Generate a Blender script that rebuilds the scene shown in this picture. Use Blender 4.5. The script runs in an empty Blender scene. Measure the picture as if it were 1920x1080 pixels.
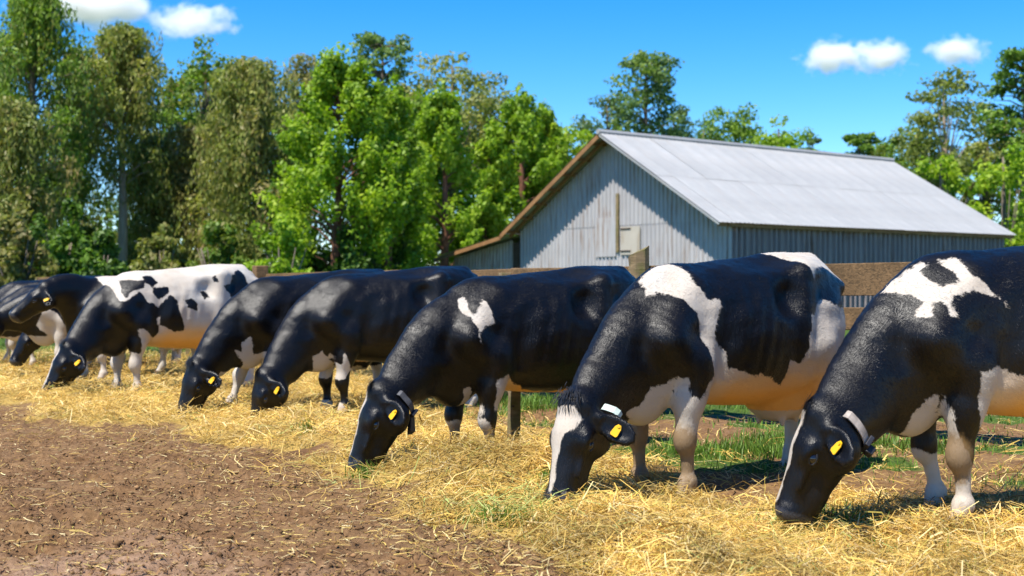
import bpy, math, random
import numpy as np
from mathutils import Vector, Matrix

R = math.radians
rng = np.random.default_rng(7)
random.seed(7)
scene = bpy.context.scene
COL = scene.collection

# ------------------------------------------------------------------ camera
FPX = 2400.0                     # focal length in pixels of a 1920 px wide picture
EYE = 1.2
cam_d = bpy.data.cameras.new("camera")
cam = bpy.data.objects.new("camera", cam_d)
COL.objects.link(cam)
cam.location = (0, 0, EYE)
cam.rotation_euler = (R(90), 0, 0)
cam_d.sensor_width = 36.0
cam_d.lens = FPX / 1920.0 * 36.0
cam_d.clip_start = 0.1
cam_d.clip_end = 5000
cam_d.dof.use_dof = True
cam_d.dof.focus_distance = 7.6
cam_d.dof.aperture_fstop = 2.8
scene.camera = cam

# ------------------------------------------------------------------ sky and sun
SUN_EL, SUN_DIR = R(62), Vector((-0.66, -0.75, 0)).normalized()
world = bpy.data.worlds.new("World")
scene.world = world
world.use_nodes = True
wn, wl = world.node_tree.nodes, world.node_tree.links
wn.clear()
sky = wn.new("ShaderNodeTexSky")
sky.sky_type = 'NISHITA'
sky.sun_disc = False
sky.sun_elevation = SUN_EL
sky.sun_rotation = math.atan2(SUN_DIR.x, SUN_DIR.y)
sky.altitude = 1900
sky.air_density = 1.0
sky.dust_density = 0.15
sky.ozone_density = 3.0
hsv = wn.new("ShaderNodeHueSaturation")
hsv.inputs["Saturation"].default_value = 1.45
hsv.inputs["Hue"].default_value = 0.504
bg = wn.new("ShaderNodeBackground")
bg.inputs["Strength"].default_value = 0.13
wo = wn.new("ShaderNodeOutputWorld")
wl.new(sky.outputs[0], hsv.inputs["Color"])
wl.new(hsv.outputs[0], bg.inputs["Color"])
wl.new(bg.outputs[0], wo.inputs["Surface"])

sun_d = bpy.data.lights.new("sun", 'SUN')
sun_d.energy = 5.0
sun_d.angle = R(0.5)
sun_d.color = (1.0, 0.95, 0.86)
sun = bpy.data.objects.new("sun", sun_d)
COL.objects.link(sun)
to_sun = Vector((SUN_DIR.x * math.cos(SUN_EL), SUN_DIR.y * math.cos(SUN_EL), math.sin(SUN_EL)))
sun.rotation_euler = to_sun.to_track_quat('Z', 'Y').to_euler()
sun.location = to_sun * 40

vs = scene.view_settings
vs.view_transform = 'Standard'
vs.look = 'None'
vs.exposure = 0.85
vs.gamma = 1.0
vs.use_curve_mapping = False
scene.cycles.max_bounces = 8
scene.cycles.transparent_max_bounces = 8
scene.cycles.volume_bounces = 8

# ------------------------------------------------------------------ helpers
def at(u, d, v=None, z=None):
    """world point seen at photo pixel u (and v) at distance d along the view axis"""
    return Vector(((u - 960) / FPX * d, d, EYE - (v - 540) / FPX * d if v is not None else (z or 0.0)))

def tag(o, label=None, cat=None, group=None, kind=None):
    for k, v in (("label", label), ("category", cat), ("group", group), ("kind", kind)):
        if v:
            o[k] = v
    return o

def empty(name, loc=(0, 0, 0), rz=0.0):
    o = bpy.data.objects.new(name, None)
    o.empty_display_size = 0.2
    o.location = loc
    o.rotation_euler = (0, 0, rz)
    COL.objects.link(o)
    return o

def link_mesh(name, me, mat=None, parent=None):
    o = bpy.data.objects.new(name, me)
    if mat is not None and not me.materials:
        me.materials.append(mat)
    COL.objects.link(o)
    if parent is not None:
        o.parent = parent
    return o

def np_mesh(name, V, F, mat=None, parent=None, attrs=None, smooth=False):
    """V (n,3); F (m,3|4) array, or list of such arrays"""
    V = np.asarray(V, np.float32)
    Fs = F if isinstance(F, list) else [F]
    Fs = [np.asarray(f, np.int32) for f in Fs if len(f)]
    me = bpy.data.meshes.new(name)
    me.vertices.add(len(V))
    me.vertices.foreach_set("co", V.ravel())
    nl = sum(f.size for f in Fs)
    npoly = sum(len(f) for f in Fs)
    me.loops.add(nl)
    me.polygons.add(npoly)
    me.loops.foreach_set("vertex_index", np.concatenate([f.ravel() for f in Fs]))
    starts, tot = [], 0
    for f in Fs:
        starts.append(tot + np.arange(len(f), dtype=np.int32) * f.shape[1])
        tot += f.size
    me.polygons.foreach_set("loop_start", np.concatenate(starts).astype(np.int32))
    if smooth:
        me.polygons.foreach_set("use_smooth", np.ones(npoly, bool))
    me.update(calc_edges=True)
    for k, a in (attrs or {}).items():
        a = np.asarray(a, np.float32)
        if a.ndim == 1:
            me.attributes.new(k, 'FLOAT', 'POINT').data.foreach_set("value", a)
        else:
            c = np.ones((len(V), 4), np.float32)
            c[:, :a.shape[1]] = a
            me.attributes.new(k, 'FLOAT_COLOR', 'POINT').data.foreach_set("color", c.ravel())
    return link_mesh(name, me, mat, parent)

class MB:
    """collects boxes, tubes and sheets, built as ONE mesh"""
    def __init__(s):
        s.v, s.f = [], []
    def box(s, c, size, M=None, jit=0.0, taper=None):
        hx, hy, hz = [q / 2 for q in size]
        n = len(s.v)
        for dz in (-1, 1):
            for dy in (-1, 1):
                for dx in (-1, 1):
                    k = 1.0 if taper is None or dz < 0 else taper
                    p = Vector((dx * hx * k, dy * hy * k, dz * hz))
                    if jit:
                        p += Vector([random.uniform(-jit, jit) for _ in range(3)])
                    if M is not None:
                        p = M @ p
                    s.v.append(tuple(p + Vector(c)))
        for q in ((0, 2, 3, 1), (4, 5, 7, 6), (0, 1, 5, 4), (2, 6, 7, 3), (0, 4, 6, 2), (1, 3, 7, 5)):
            s.f.append([n + i for i in q])
        return s
    def tube(s, pts, rad, n=8, cap=True):
        pts = [Vector(p) for p in pts]
        base = len(s.v)
        prev = None
        for i, p in enumerate(pts):
            t = (pts[min(i + 1, len(pts) - 1)] - pts[max(i - 1, 0)]).normalized()
            a = prev if prev is not None else Vector((1, 0, 0)) if abs(t.x) < 0.9 else Vector((0, 1, 0))
            a = (a - t * a.dot(t)).normalized()
            prev = a
            b = t.cross(a)
            r = rad[i] if hasattr(rad, '__len__') else rad
            for k in range(n):
                w = 2 * math.pi * k / n
                s.v.append(tuple(p + (a * math.cos(w) + b * math.sin(w)) * r))
        for i in range(len(pts) - 1):
            for k in range(n):
                s.f.append([base + i * n + k, base + i * n + (k + 1) % n, base + (i + 1) * n + (k + 1) % n, base + (i + 1) * n + k])
        if cap:
            s.f.append([base + k for k in range(n)][::-1])
            s.f.append([base + (len(pts) - 1) * n + k for k in range(n)])
        return s
    def build(s, name, mat, parent=None, smooth=False, bevel=0.0):
        me = bpy.data.meshes.new(name)
        me.from_pydata(s.v, [], s.f)
        if smooth:
            for p in me.polygons:
                p.use_smooth = True
        me.update()
        o = link_mesh(name, me, mat, parent)
        if bevel:
            m = o.modifiers.new("bevel", 'BEVEL')
            m.width = bevel
            m.segments = 2
        return o

# ------------------------------------------------------------------ materials
class NT:
    def __init__(s, name):
        s.m = bpy.data.materials.new(name)
        s.m.use_nodes = True
        s.n, s.l = s.m.node_tree.nodes, s.m.node_tree.links
        s.p = s.n["Principled BSDF"]
    def node(s, t, **kw):
        x = s.n.new(t)
        for k, v in kw.items():
            if k in x.inputs:
                if hasattr(v, "is_output"):
                    s.l.new(v, x.inputs[k])
                else:
                    x.inputs[k].default_value = v
            else:
                setattr(x, k, v)
        return x
    def link(s, a, b):
        s.l.new(a, b)
    def attr(s, name):
        return s.node("ShaderNodeAttribute", attribute_name=name)
    def coords(s, scale=(1, 1, 1), rot=(0, 0, 0)):
        tc = s.node("ShaderNodeTexCoord")
        mp = s.node("ShaderNodeMapping")
        mp.inputs["Scale"].default_value = scale
        mp.inputs["Rotation"].default_value = rot
        s.l.new(tc.outputs["Object"], mp.inputs["Vector"])
        return mp.outputs[0]
    def noise(s, vec, scale, detail=4, rough=0.55, dist=0.0):
        x = s.node("ShaderNodeTexNoise")
        x.inputs["Scale"].default_value = scale
        x.inputs["Detail"].default_value = detail
        x.inputs["Roughness"].default_value = rough
        x.inputs["Distortion"].default_value = dist
        if vec is not None:
            s.l.new(vec, x.inputs["Vector"])
        return x.outputs[0]
    def math(s, op, a, b=0.0, c=None, clamp=False):
        x = s.node("ShaderNodeMath", operation=op)
        x.use_clamp = clamp
        for i, v in enumerate((a, b, c)):
            if v is None:
                continue
            if hasattr(v, "is_output"):
                s.l.new(v, x.inputs[i])
            else:
                x.inputs[i].default_value = v
        return x.outputs[0]
    def ramp(s, fac, stops):
        x = s.node("ShaderNodeValToRGB")
        cr = x.color_ramp
        while len(cr.elements) < len(stops):
            cr.elements.new(0.5)
        for e, (p, c) in zip(cr.elements, stops):
            e.position = p
            e.color = (*c, 1) if len(c) == 3 else c
        s.l.new(fac, x.inputs[0])
        return x.outputs[0]
    def maprange(s, v, a, b, c=0.0, d=1.0, smooth=False):
        x = s.node("ShaderNodeMapRange")
        if smooth:
            x.interpolation_type = 'SMOOTHSTEP'
        s.l.new(v, x.inputs[0])
        for i, q in enumerate((a, b, c, d)):
            x.inputs[i + 1].default_value = q
        return x.outputs[0]
    def mix(s, fac, a, b, mode='MIX'):
        x = s.node("ShaderNodeMix", data_type='RGBA', blend_type=mode)
        for i, v in ((0, fac), (6, a), (7, b)):
            if hasattr(v, "is_output"):
                s.l.new(v, x.inputs[i])
            elif i == 0:
                x.inputs[i].default_value = v
            else:
                x.inputs[i].default_value = (*v, 1)
        return x.outputs[2]
    def bump(s, h, strength, dist):
        x = s.node("ShaderNodeBump")
        x.inputs["Strength"].default_value = strength
        x.inputs["Distance"].default_value = dist
        s.l.new(h, x.inputs["Height"])
        s.l.new(x.outputs[0], s.p.inputs["Normal"])
    def set(s, **kw):
        for k, v in kw.items():
            k = k.replace("_", " ")
            i = s.p.inputs[k]
            if hasattr(v, "is_output"):
                s.l.new(v, i)
            else:
                i.default_value = (*v, 1) if isinstance(v, tuple) and len(v) == 3 else v

def mat_plain(name, col, rough=0.6, var=0.25, scale=12.0, spec=0.4, metal=0.0, bump=0.0):
    t = NT(name)
    v = t.coords()
    n = t.noise(v, scale, 5)
    c = t.mix(t.maprange(n, 0.3, 0.7), tuple(q * (1 - var) for q in col), tuple(min(1, q * (1 + var)) for q in col))
    t.set(Base_Color=c, Roughness=rough, Metallic=metal)
    t.p.inputs["Specular IOR Level"].default_value = spec
    if bump:
        t.bump(t.noise(v, scale * 4, 5), 0.6, bump)
    return t.m

def mat_coat(name, spec, r0, r1):
    t = NT(name)
    v = t.coords()
    at_p = t.attr("patch").outputs["Fac"]
    at_d = t.attr("dirt").outputs["Fac"]
    at_k = t.attr("skin_hay_glow").outputs["Fac"]
    at_n = t.attr("nose").outputs["Fac"]
    hair = t.noise(t.coords((45, 150, 28), (0, R(35), 0)), 1.0, 4, 0.6)
    hair2 = t.noise(t.coords((110, 320, 60), (0, R(35), 0)), 1.0, 3, 0.6)
    edge = t.noise(v, 9.0, 4, 0.6)
    w = t.math('ADD', at_p, t.math('MULTIPLY', t.math('SUBTRACT', edge, 0.5), 0.065))
    w = t.math('ADD', w, t.math('MULTIPLY', t.math('SUBTRACT', hair, 0.5), 0.03))
    fac = t.maprange(w, -0.005, 0.006, 0, 1, True)
    big = t.noise(v, 3.2, 4)
    blk = t.mix(t.maprange(big, 0.35, 0.7), (0.0022, 0.0021, 0.0026), (0.005, 0.0038, 0.0034))
    blk = t.mix(t.math('MULTIPLY', t.maprange(hair2, 0.45, 0.8), 0.5), blk, (0.010, 0.009, 0.0088))
    wht = t.mix(t.maprange(t.noise(v, 5, 5), 0.3, 0.75), (0.50, 0.465, 0.41), (0.45, 0.37, 0.285))
    wht = t.mix(t.math('MULTIPLY', t.maprange(hair, 0.3, 0.75), 0.3), wht, (0.5, 0.42, 0.34))
    wht = t.mix(at_k, wht, (0.74, 0.37, 0.055))  # orange: udder skin, and hay bounce light painted on the belly
    col = t.mix(fac, blk, wht)
    col = t.mix(t.maprange(t.math('ADD', at_n, t.math('MULTIPLY', t.math('SUBTRACT', t.noise(v, 40, 4), 0.5), 0.5)), 0.35, 0.65), col, t.mix(t.noise(v, 130, 3), (0.014, 0.014, 0.016), (0.06, 0.058, 0.062)))
    dn = t.maprange(t.math('ADD', at_d, t.math('MULTIPLY', t.math('SUBTRACT', t.noise(v, 30, 5, 0.7), 0.5), 0.9)), 0.25, 0.75)
    col = t.mix(t.math('MULTIPLY', dn, 0.85), col, (0.17, 0.10, 0.035))
    rough = t.math('ADD', t.maprange(t.noise(v, 6, 4), 0.3, 0.7, r0, r1), t.math('MULTIPLY', fac, 0.2))
    rough = t.math('SUBTRACT', rough, t.math('MULTIPLY', at_n, 0.14))
    t.set(Base_Color=col, Roughness=rough)
    t.p.inputs["Specular IOR Level"].default_value = spec
    t.p.inputs["Sheen Weight"].default_value = 0.0
    t.p.inputs["Sheen Roughness"].default_value = 0.4
    h = t.math('ADD', t.math('MULTIPLY', hair, 1.0), t.math('MULTIPLY', hair2, 0.7))
    t.bump(h, 0.75, 0.004)
    return t.m

def mat_leaf(name, lo, mid, hi, trans=0.35, brown=None, zspan=None):
    t = NT(name)
    a = t.attr("tint").outputs["Fac"]
    c = t.ramp(a, [(0.0, lo), (0.5, mid), (1.0, hi)])
    if brown:
        b = t.attr("dry").outputs["Fac"]
        c = t.mix(b, c, brown)
    t.set(Base_Color=c, Roughness=0.5)
    t.p.inputs["Specular IOR Level"].default_value = 0.3
    tr = t.node("ShaderNodeBsdfTranslucent")
    cc = t.mix(1.0, c, (1.15, 1.25, 0.55), 'MULTIPLY')
    t.link(cc, tr.inputs["Color"])
    ms = t.node("ShaderNodeMixShader")
    ms.inputs[0].default_value = trans
    t.link(t.p.outputs[0], ms.inputs[1])
    t.link(tr.outputs[0], ms.inputs[2])
    t.link(ms.outputs[0], t.n["Material Output"].inputs["Surface"])
    return t.m

def mat_vcol(name, rough=0.6, trans=0.0, spec=0.3):
    t = NT(name)
    c = t.attr("col").outputs["Color"]
    t.set(Base_Color=c, Roughness=rough)
    t.p.inputs["Specular IOR Level"].default_value = spec
    if trans:
        tr = t.node("ShaderNodeBsdfTranslucent")
        t.link(c, tr.inputs["Color"])
        ms = t.node("ShaderNodeMixShader")
        ms.inputs[0].default_value = trans
        t.link(t.p.outputs[0], ms.inputs[1])
        t.link(tr.outputs[0], ms.inputs[2])
        t.link(ms.outputs[0], t.n["Material Output"].inputs["Surface"])
    return t.m

def mat_bark(name, a, b):
    t = NT(name)
    n = t.noise(t.coords((6, 6, 1.2)), 1.5, 5)
    t.set(Base_Color=t.mix(t.maprange(n, 0.35, 0.65), a, b), Roughness=0.85)
    t.bump(n, 0.8, 0.05)
    return t.m

def mat_wood(name, a, b, moss=0.0):
    t = NT(name)
    g = t.noise(t.coords((3, 40, 40)), 1.0, 5, 0.6, 1.0)
    big = t.noise(t.coords(), 2.2, 4)
    c = t.mix(t.maprange(g, 0.3, 0.7), a, b)
    c = t.mix(t.math('MULTIPLY', t.maprange(big, 0.4, 0.7), 0.5), c, tuple(q * 0.45 for q in a))
    if moss:
        c = t.mix(t.math('MULTIPLY', t.maprange(t.noise(t.coords(), 9, 5), 0.45, 0.65), moss), c, (0.10, 0.11, 0.025))
    t.set(Base_Color=c, Roughness=0.85)
    t.p.inputs["Specular IOR Level"].default_value = 0.2
    t.bump(t.math('ADD', g, big), 0.6, 0.01)
    return t.m

def mat_tin(name, base, rust, rustamt, rough=0.45, metal=0.35, streak=(9, 9, 0.6)):
    t = NT(name)
    s = t.noise(t.coords(streak), 1.0, 5, 0.6)
    b = t.noise(t.coords(), 0.7, 5, 0.6)
    rnd = t.node("ShaderNodeObjectInfo").outputs["Random"]
    c = t.mix(t.maprange(b, 0.3, 0.7), tuple(q * 0.8 for q in base), tuple(min(1, q * 1.12) for q in base))
    c = t.mix(t.math('MULTIPLY', rnd, 0.28), c, tuple(q * 0.68 for q in base))
    r = t.maprange(t.math('ADD', s, t.math('MULTIPLY', b, 0.6)), 0.82, 1.02)
    c = t.mix(t.math('MULTIPLY', r, rustamt), c, rust)
    t.set(Base_Color=c, Roughness=rough, Metallic=metal)
    return t.m

M_COAT = mat_coat("cow_coat", 0.30, 0.29, 0.42)
M_HAIR = mat_coat("cow_coat_hair", 0.24, 0.34, 0.46)
M_EYE = mat_plain("eye_glossy", (0.008, 0.006, 0.005), 0.06, 0.1, 5, 0.8)
M_HOOF = mat_plain("hoof_horn", (0.06, 0.045, 0.035), 0.55, 0.4, 20)
M_TAG = mat_plain("tag_yellow", (0.72, 0.40, 0.008), 0.4, 0.08, 8)
M_STRAP = mat_plain("strap_grey", (0.34, 0.29, 0.25), 0.7, 0.35, 25)
M_STRAPD = mat_plain("strap_dark", (0.06, 0.06, 0.065), 0.7, 0.35, 25)
M_STRAPG = mat_plain("strap_pale_green", (0.42, 0.50, 0.44), 0.6, 0.25, 25)
M_BELL = mat_plain("collar_weight", (0.02, 0.02, 0.025), 0.5, 0.3, 12)
M_TUFT = mat_plain("black_hair", (0.012, 0.011, 0.011), 0.45, 0.4, 30)
M_NOSE = mat_plain("nose_skin", (0.014, 0.014, 0.017), 0.28, 0.4, 30, 0.6, 0, 0.002)

# ------------------------------------------------------------------ ground
def vnoise(x, y, s, seed=0):
    """cheap smooth value noise"""
    r = np.random.default_rng(seed)
    T = r.random((64, 64))
    x = np.asarray(x, float) / s + 1000.3
    y = np.asarray(y, float) / s + 1000.7
    xi, yi = np.floor(x).astype(int), np.floor(y).astype(int)
    fx, fy = x - xi, y - yi
    fx, fy = fx * fx * (3 - 2 * fx), fy * fy * (3 - 2 * fy)
    g = lambda i, j: T[i % 64, j % 64]
    return (g(xi, yi) * (1 - fx) + g(xi + 1, yi) * fx) * (1 - fy) + (g(xi, yi + 1) * (1 - fx) + g(xi + 1, yi + 1) * fx) * fy

def sstep(a, b, x):
    t = np.clip((x - a) / (b - a), 0, 1)
    return t * t * (3 - 2 * t)

# edge of the hay band on the soil side, as photo rows at photo columns, brought down to the ground plane
_eu = np.array([-400, 0, 250, 450, 560, 640, 800, 900, 1000, 1100, 1300, 1700, 2300.])
_ev = np.array([735, 772, 800, 845, 872, 905, 950, 985, 1020, 1075, 1180, 1400, 1800.])
_ed = FPX * EYE / (_ev - 540)
_ex = (_eu - 960) / FPX * _ed
def edge_y(x):
    """y of the soil/hay boundary at x (larger y = hay)"""
    o = np.argsort(_ex)
    return np.interp(x, _ex[o], _ed[o])

def hay_amount(x, y):
    x, y = np.asarray(x, float), np.asarray(y, float)
    s = (y - edge_y(x)) * 0.62                      # metres past the boundary, square to it
    s = s + (vnoise(x, y, 0.9, 3) - 0.5) * 0.9 + (vnoise(x, y, 0.25, 4) - 0.5) * 0.5 + (vnoise(x, y, 0.09, 14) - 0.5) * 0.3
    front = 0.7 * sstep(-0.15, 0.55, s) + 0.3 * sstep(-1.0, 0.4, s)
    back = 1 - 0.75 * sstep(2.0, 3.4, s + (vnoise(x, y, 1.3, 9) - 0.5) * 1.6) * sstep(-2.0, 0.2, x) - 0.35 * sstep(4.0, 7.5, s)
    return front * np.clip(back, 0, 1)

_pr = np.random.default_rng(77)
PRINTS = [(-7 + 8.5 * _pr.random(), 3.4 + 8 * _pr.random() ** 1.3, _pr.normal(2.2, 0.7)) for _ in range(340)]
def ground_z(x, y):
    x, y = np.asarray(x, float), np.asarray(y, float)
    s = (y - edge_y(x)) * 0.62
    near = 1 - sstep(25, 45, np.hypot(x, y))
    ridge = np.exp(-((s - 0.85) / 0.6) ** 2)
    h = 0.06 * ridge * (0.45 + 1.1 * vnoise(x, y, 1.1, 11)) * sstep(0.2, -0.9, x)
    h = h + 0.05 * ridge * (vnoise(x, y, 0.8, 12)) * sstep(-0.4, 0.5, x)
    hb = sstep(0.1, 0.8, s) * (1 - sstep(5.0, 8.0, s)) * sstep(0.35, 0.8, vnoise(x, y, 0.42, 71)) * (0.4 + 0.6 * vnoise(x, y, 1.3, 72)) * (1 - 0.8 * sstep(0.9, 1.6, x))
    for fx, fy in ((0.98, 7.2), (0.72, 7.3), (2.26, 6.4), (2.35, 6.9), (0.2, 6.8), (1.45, 6.6)):
        hb = hb * (1 - np.exp(-((x - fx) ** 2 + (y - fy) ** 2) / 0.45 ** 2))
    h = h + 0.085 * hb
    # the higher heap between the third cow and the camera
    h = h + 0.19 * np.exp(-(((x + 0.05) / 0.62) ** 2 + ((y - 7.75) / 0.62) ** 2))
    h = h + 0.02 * np.exp(-(((x - 0.55) / 0.4) ** 2 + ((y - 7.2) / 0.35) ** 2))
    h = h + (vnoise(x, y, 0.16, 5) - 0.5) * 0.03 + (vnoise(x, y, 0.06, 6) - 0.5) * 0.018
    soil = 1 - sstep(-0.2, 0.4, s)
    cl = vnoise(x, y, 0.045, 7)
    h = h + soil * (np.maximum(cl - 0.5, 0) * 0.05 + (vnoise(x, y, 0.11, 8) - 0.5) * 0.035)
    h = h + (vnoise(x, y, 2.5, 13) - 0.5) * 0.05
    if x.size > 3 and np.min(y) < 12:
        m = np.nonzero((soil.ravel() > 0.3) & (y.ravel() > 2.5) & (y.ravel() < 12) & (np.abs(x.ravel()) < 7))[0]
        if len(m):
            px, py = x.ravel()[m], y.ravel()[m]
            add = np.zeros(len(m))
            for hx, hy, ha_ in PRINTS:
                k = np.nonzero((np.abs(px - hx) < 0.16) & (np.abs(py - hy) < 0.16))[0]
                if len(k) == 0:
                    continue
                c, s_ = math.cos(ha_), math.sin(ha_)
                u, v = (px[k] - hx) * c + (py[k] - hy) * s_, -(px[k] - hx) * s_ + (py[k] - hy) * c
                q = np.minimum(np.hypot(u / 0.075, (v - 0.03) / 0.034), np.hypot(u / 0.075, (v + 0.03) / 0.034))
                add[k] += -0.03 * (1 - sstep(0.75, 1.1, q)) + 0.014 * np.exp(-((q - 1.35) / 0.35) ** 2)
            hh = h.ravel().copy()
            hh[m] += add * soil.ravel()[m]
            h = hh.reshape(h.shape)
    return h * near

def grass_amount(x, y):
    x, y = np.asarray(x, float), np.asarray(y, float)
    s = (y - edge_y(x)) * 0.62
    g = sstep(2.4, 4.0, s + (vnoise(x, y, 0.9, 21) - 0.5) * 2.0) * sstep(-1.0, 0.6, x + (vnoise(x, y, 1.5, 22) - 0.5) * 2)
    g = g * (0.1 + 0.9 * sstep(0.5, 0.68, vnoise(x, y, 0.55, 23)))
    far = sstep(17, 26, y)
    return np.clip(np.maximum(g, far), 0, 1)

NR, NA = 300, 330
rad = np.concatenate([[0.05, 1.5], np.geomspace(2.8, 13, 270), np.geomspace(13.2, 60, 55), np.geomspace(66, 2500, 14)])
a_in = np.linspace(-0.50, 0.50, NA)
a_out = np.linspace(0.50, 2 * math.pi - 0.50, 60)[1:-1]
ang = np.concatenate([a_in, a_out])
RR, AA = np.meshgrid(rad, ang, indexing='ij')
GX, GY = RR * np.sin(AA), RR * np.cos(AA)
GZ = ground_z(GX, GY)
nA = len(ang)
idx = np.arange(len(rad) * nA).reshape(len(rad), nA)
idn = np.roll(idx, -1, axis=1)
F = np.stack([idx[:-1], idn[:-1], idn[1:], idx[1:]], -1).reshape(-1, 4)

def mat_ground():
    t = NT("ground_soil_hay")
    v = t.coords()
    hay = t.attr("hay").outputs["Fac"]
    gr = t.attr("grass").outputs["Fac"]
    n1 = t.noise(v, 1.6, 6, 0.6)
    n2 = t.noise(v, 26, 6, 0.65)
    n3 = t.noise(v, 90, 4, 0.7)
    soil = t.ramp(n2, [(0.25, (0.05, 0.025, 0.011)), (0.5, (0.165, 0.088, 0.038)), (0.75, (0.28, 0.17, 0.082))])
    soil = t.mix(t.math('MULTIPLY', t.maprange(n1, 0.4, 0.7), 0.45), soil, (0.25, 0.155, 0.075))
    soil = t.mix(t.math('MULTIPLY', t.attr('dust').outputs['Fac'], 0.75), soil, t.mix(t.maprange(n2, 0.3, 0.7), (0.25, 0.145, 0.085), (0.37, 0.245, 0.165)))
    soil = t.mix(t.math('MULTIPLY', t.maprange(t.noise(v, 0.9, 5, 0.65), 0.52, 0.66), 0.6), soil, (0.10, 0.05, 0.024))
    fl = t.math('GREATER_THAN', n3, 0.66)
    soil = t.mix(t.math('MULTIPLY', fl, 0.6), soil, (0.36, 0.24, 0.12))
    hayc = t.ramp(n3, [(0.25, (0.13, 0.07, 0.014)), (0.5, (0.40, 0.26, 0.065)), (0.75, (0.60, 0.43, 0.15))])
    grc = t.ramp(n2, [(0.3, (0.03, 0.05, 0.008)), (0.7, (0.08, 0.14, 0.02))])
    c = t.mix(t.maprange(t.math('ADD', hay, t.math('MULTIPLY', t.math('SUBTRACT', n2, 0.5), 0.5)), 0.25, 0.6), soil, hayc)
    c = t.mix(t.maprange(t.math('ADD', gr, t.math('MULTIPLY', t.math('SUBTRACT', n2, 0.5), 0.4)), 0.35, 0.7), c, grc)
    t.set(Base_Color=c, Roughness=0.92)
    t.p.inputs["Specular IOR Level"].default_value = 0.15
    t.bump(t.math('ADD', n2, t.math('MULTIPLY', n3, 0.5)), 0.9, 0.02)
    return t.m

ground = np_mesh("ground", np.stack([GX, GY, GZ], -1).reshape(-1, 3), F[:, ::-1], mat_ground(), None,
                 {"hay": hay_amount(GX, GY).ravel(), "grass": grass_amount(GX, GY).ravel(),
                  "dust": np.clip(1.25 - np.hypot((GX + 1.75) / 0.95, (GY - 4.75) / 1.1) + (vnoise(GX, GY, 0.4, 41) - 0.5) * 0.9, 0, 1).ravel()}, True)
tag(ground, kind="structure")
# ------------------------------------------------------------------ barn
M_ROOF = mat_tin("roof_tin", (0.37, 0.37, 0.36), (0.30, 0.20, 0.12), 0.25, 0.55, 0.15, (9, 1.2, 1.2))
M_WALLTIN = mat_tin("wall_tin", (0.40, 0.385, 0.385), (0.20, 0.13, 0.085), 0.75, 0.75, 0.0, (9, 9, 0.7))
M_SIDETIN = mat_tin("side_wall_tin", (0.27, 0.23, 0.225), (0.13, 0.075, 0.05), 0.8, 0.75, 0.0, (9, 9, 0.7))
M_TIMBER = mat_wood("barn_timber", (0.22, 0.11, 0.045), (0.36, 0.20, 0.09))
M_DARKWOOD = mat_wood("dark_timber", (0.05, 0.035, 0.025), (0.10, 0.07, 0.05))
M_RAIL = mat_wood("fence_board_wood", (0.085, 0.055, 0.028), (0.25, 0.15, 0.07))
M_POST = mat_wood("fence_post_wood", (0.16, 0.115, 0.06), (0.30, 0.22, 0.12), 0.75)

BW, BL, BE, BR = 11.2, 16.2, 3.2, 6.46
barn = empty("barn", (6.29, 38.83, 0), 0.65)
tag(barn, "grey corrugated tin barn with a pale roof standing behind the cows", "barn")

def profile(w, pitch=0.2, depth=0.035, flat=0.09):
    """ribbed sheet cross-section: (along, out) points over width w"""
    pts, x = [], 0.0
    while x < w - 1e-6:
        for dx, o in ((0, 0), (flat, 0), (flat + 0.03, 1), (pitch - 0.03, 1)):
            if x + dx <= w + 1e-6:
                pts.append((x + dx, o * depth))
        x += pitch
    pts.append((w, 0))
    return pts

def sheet_mesh(name, prof, fn, mat):
    """prof points swept by fn(along, out) -> (low point, high point)"""
    V, F = [], []
    for a, o in prof:
        lo, hi = fn(a, o)
        V += [lo, hi]
    for i in range(len(prof) - 1):
        F.append((2 * i, 2 * i + 2, 2 * i + 3, 2 * i + 1))
    me = bpy.data.meshes.new(name)
    me.from_pydata(V, [], F)
    me.materials.append(mat)
    return me

slope = (BR - BE) / (BW / 2)
sw = 0.771
ncol = 21
SL = math.hypot(BW / 2, BR - BE)
ur, uz = (BW / 2) / SL, (BR - BE) / SL
def roof_sheet_me(y0, y1, z0, z1):
    nrm = Vector((0, -(z1 - z0), (y1 - y0))).normalized() * (1 if y1 > y0 else -1)
    pr = [(a, o) for a, o in profile(sw, 0.19275, 0.013, 0.10)]
    return sheet_mesh("roof_sheet", pr, lambda a, o: ((a, y0 + nrm.y * o, z0 + nrm.z * o), (a, y1 + nrm.y * o, z1 + nrm.z * o)), M_ROOF)
ym, zm = BW / 4 + 0.15, BE + slope * (BW / 4 + 0.15)
rows = [roof_sheet_me(0, ym, BE, zm), roof_sheet_me(ym - 0.2, BW / 2, zm - 0.2 * slope + 0.005, BR + 0.005),
        roof_sheet_me(BW, BW - ym, BE, zm), roof_sheet_me(BW - ym + 0.2, BW / 2, zm - 0.2 * slope + 0.005, BR + 0.005),
        roof_sheet_me(15.6, BW - 0.05, 2.45, BE - 0.06)]
for ri, me in enumerate(rows):
    for k in range(ncol):
        o = link_mesh("roof_sheet", me, None, barn)
        o.location = (k * sw, 0, random.uniform(0, 0.008) + (0.004 if k % 2 else 0))
        o.rotation_euler = (0, 0, random.uniform(-0.002, 0.002))
mb = MB()
mb.tube([(0.0, BW / 2, BR + 0.03), (BL, BW / 2, BR + 0.03)], 0.10, 6)
o = mb.build("ridge_cap", M_ROOF, barn)

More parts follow.
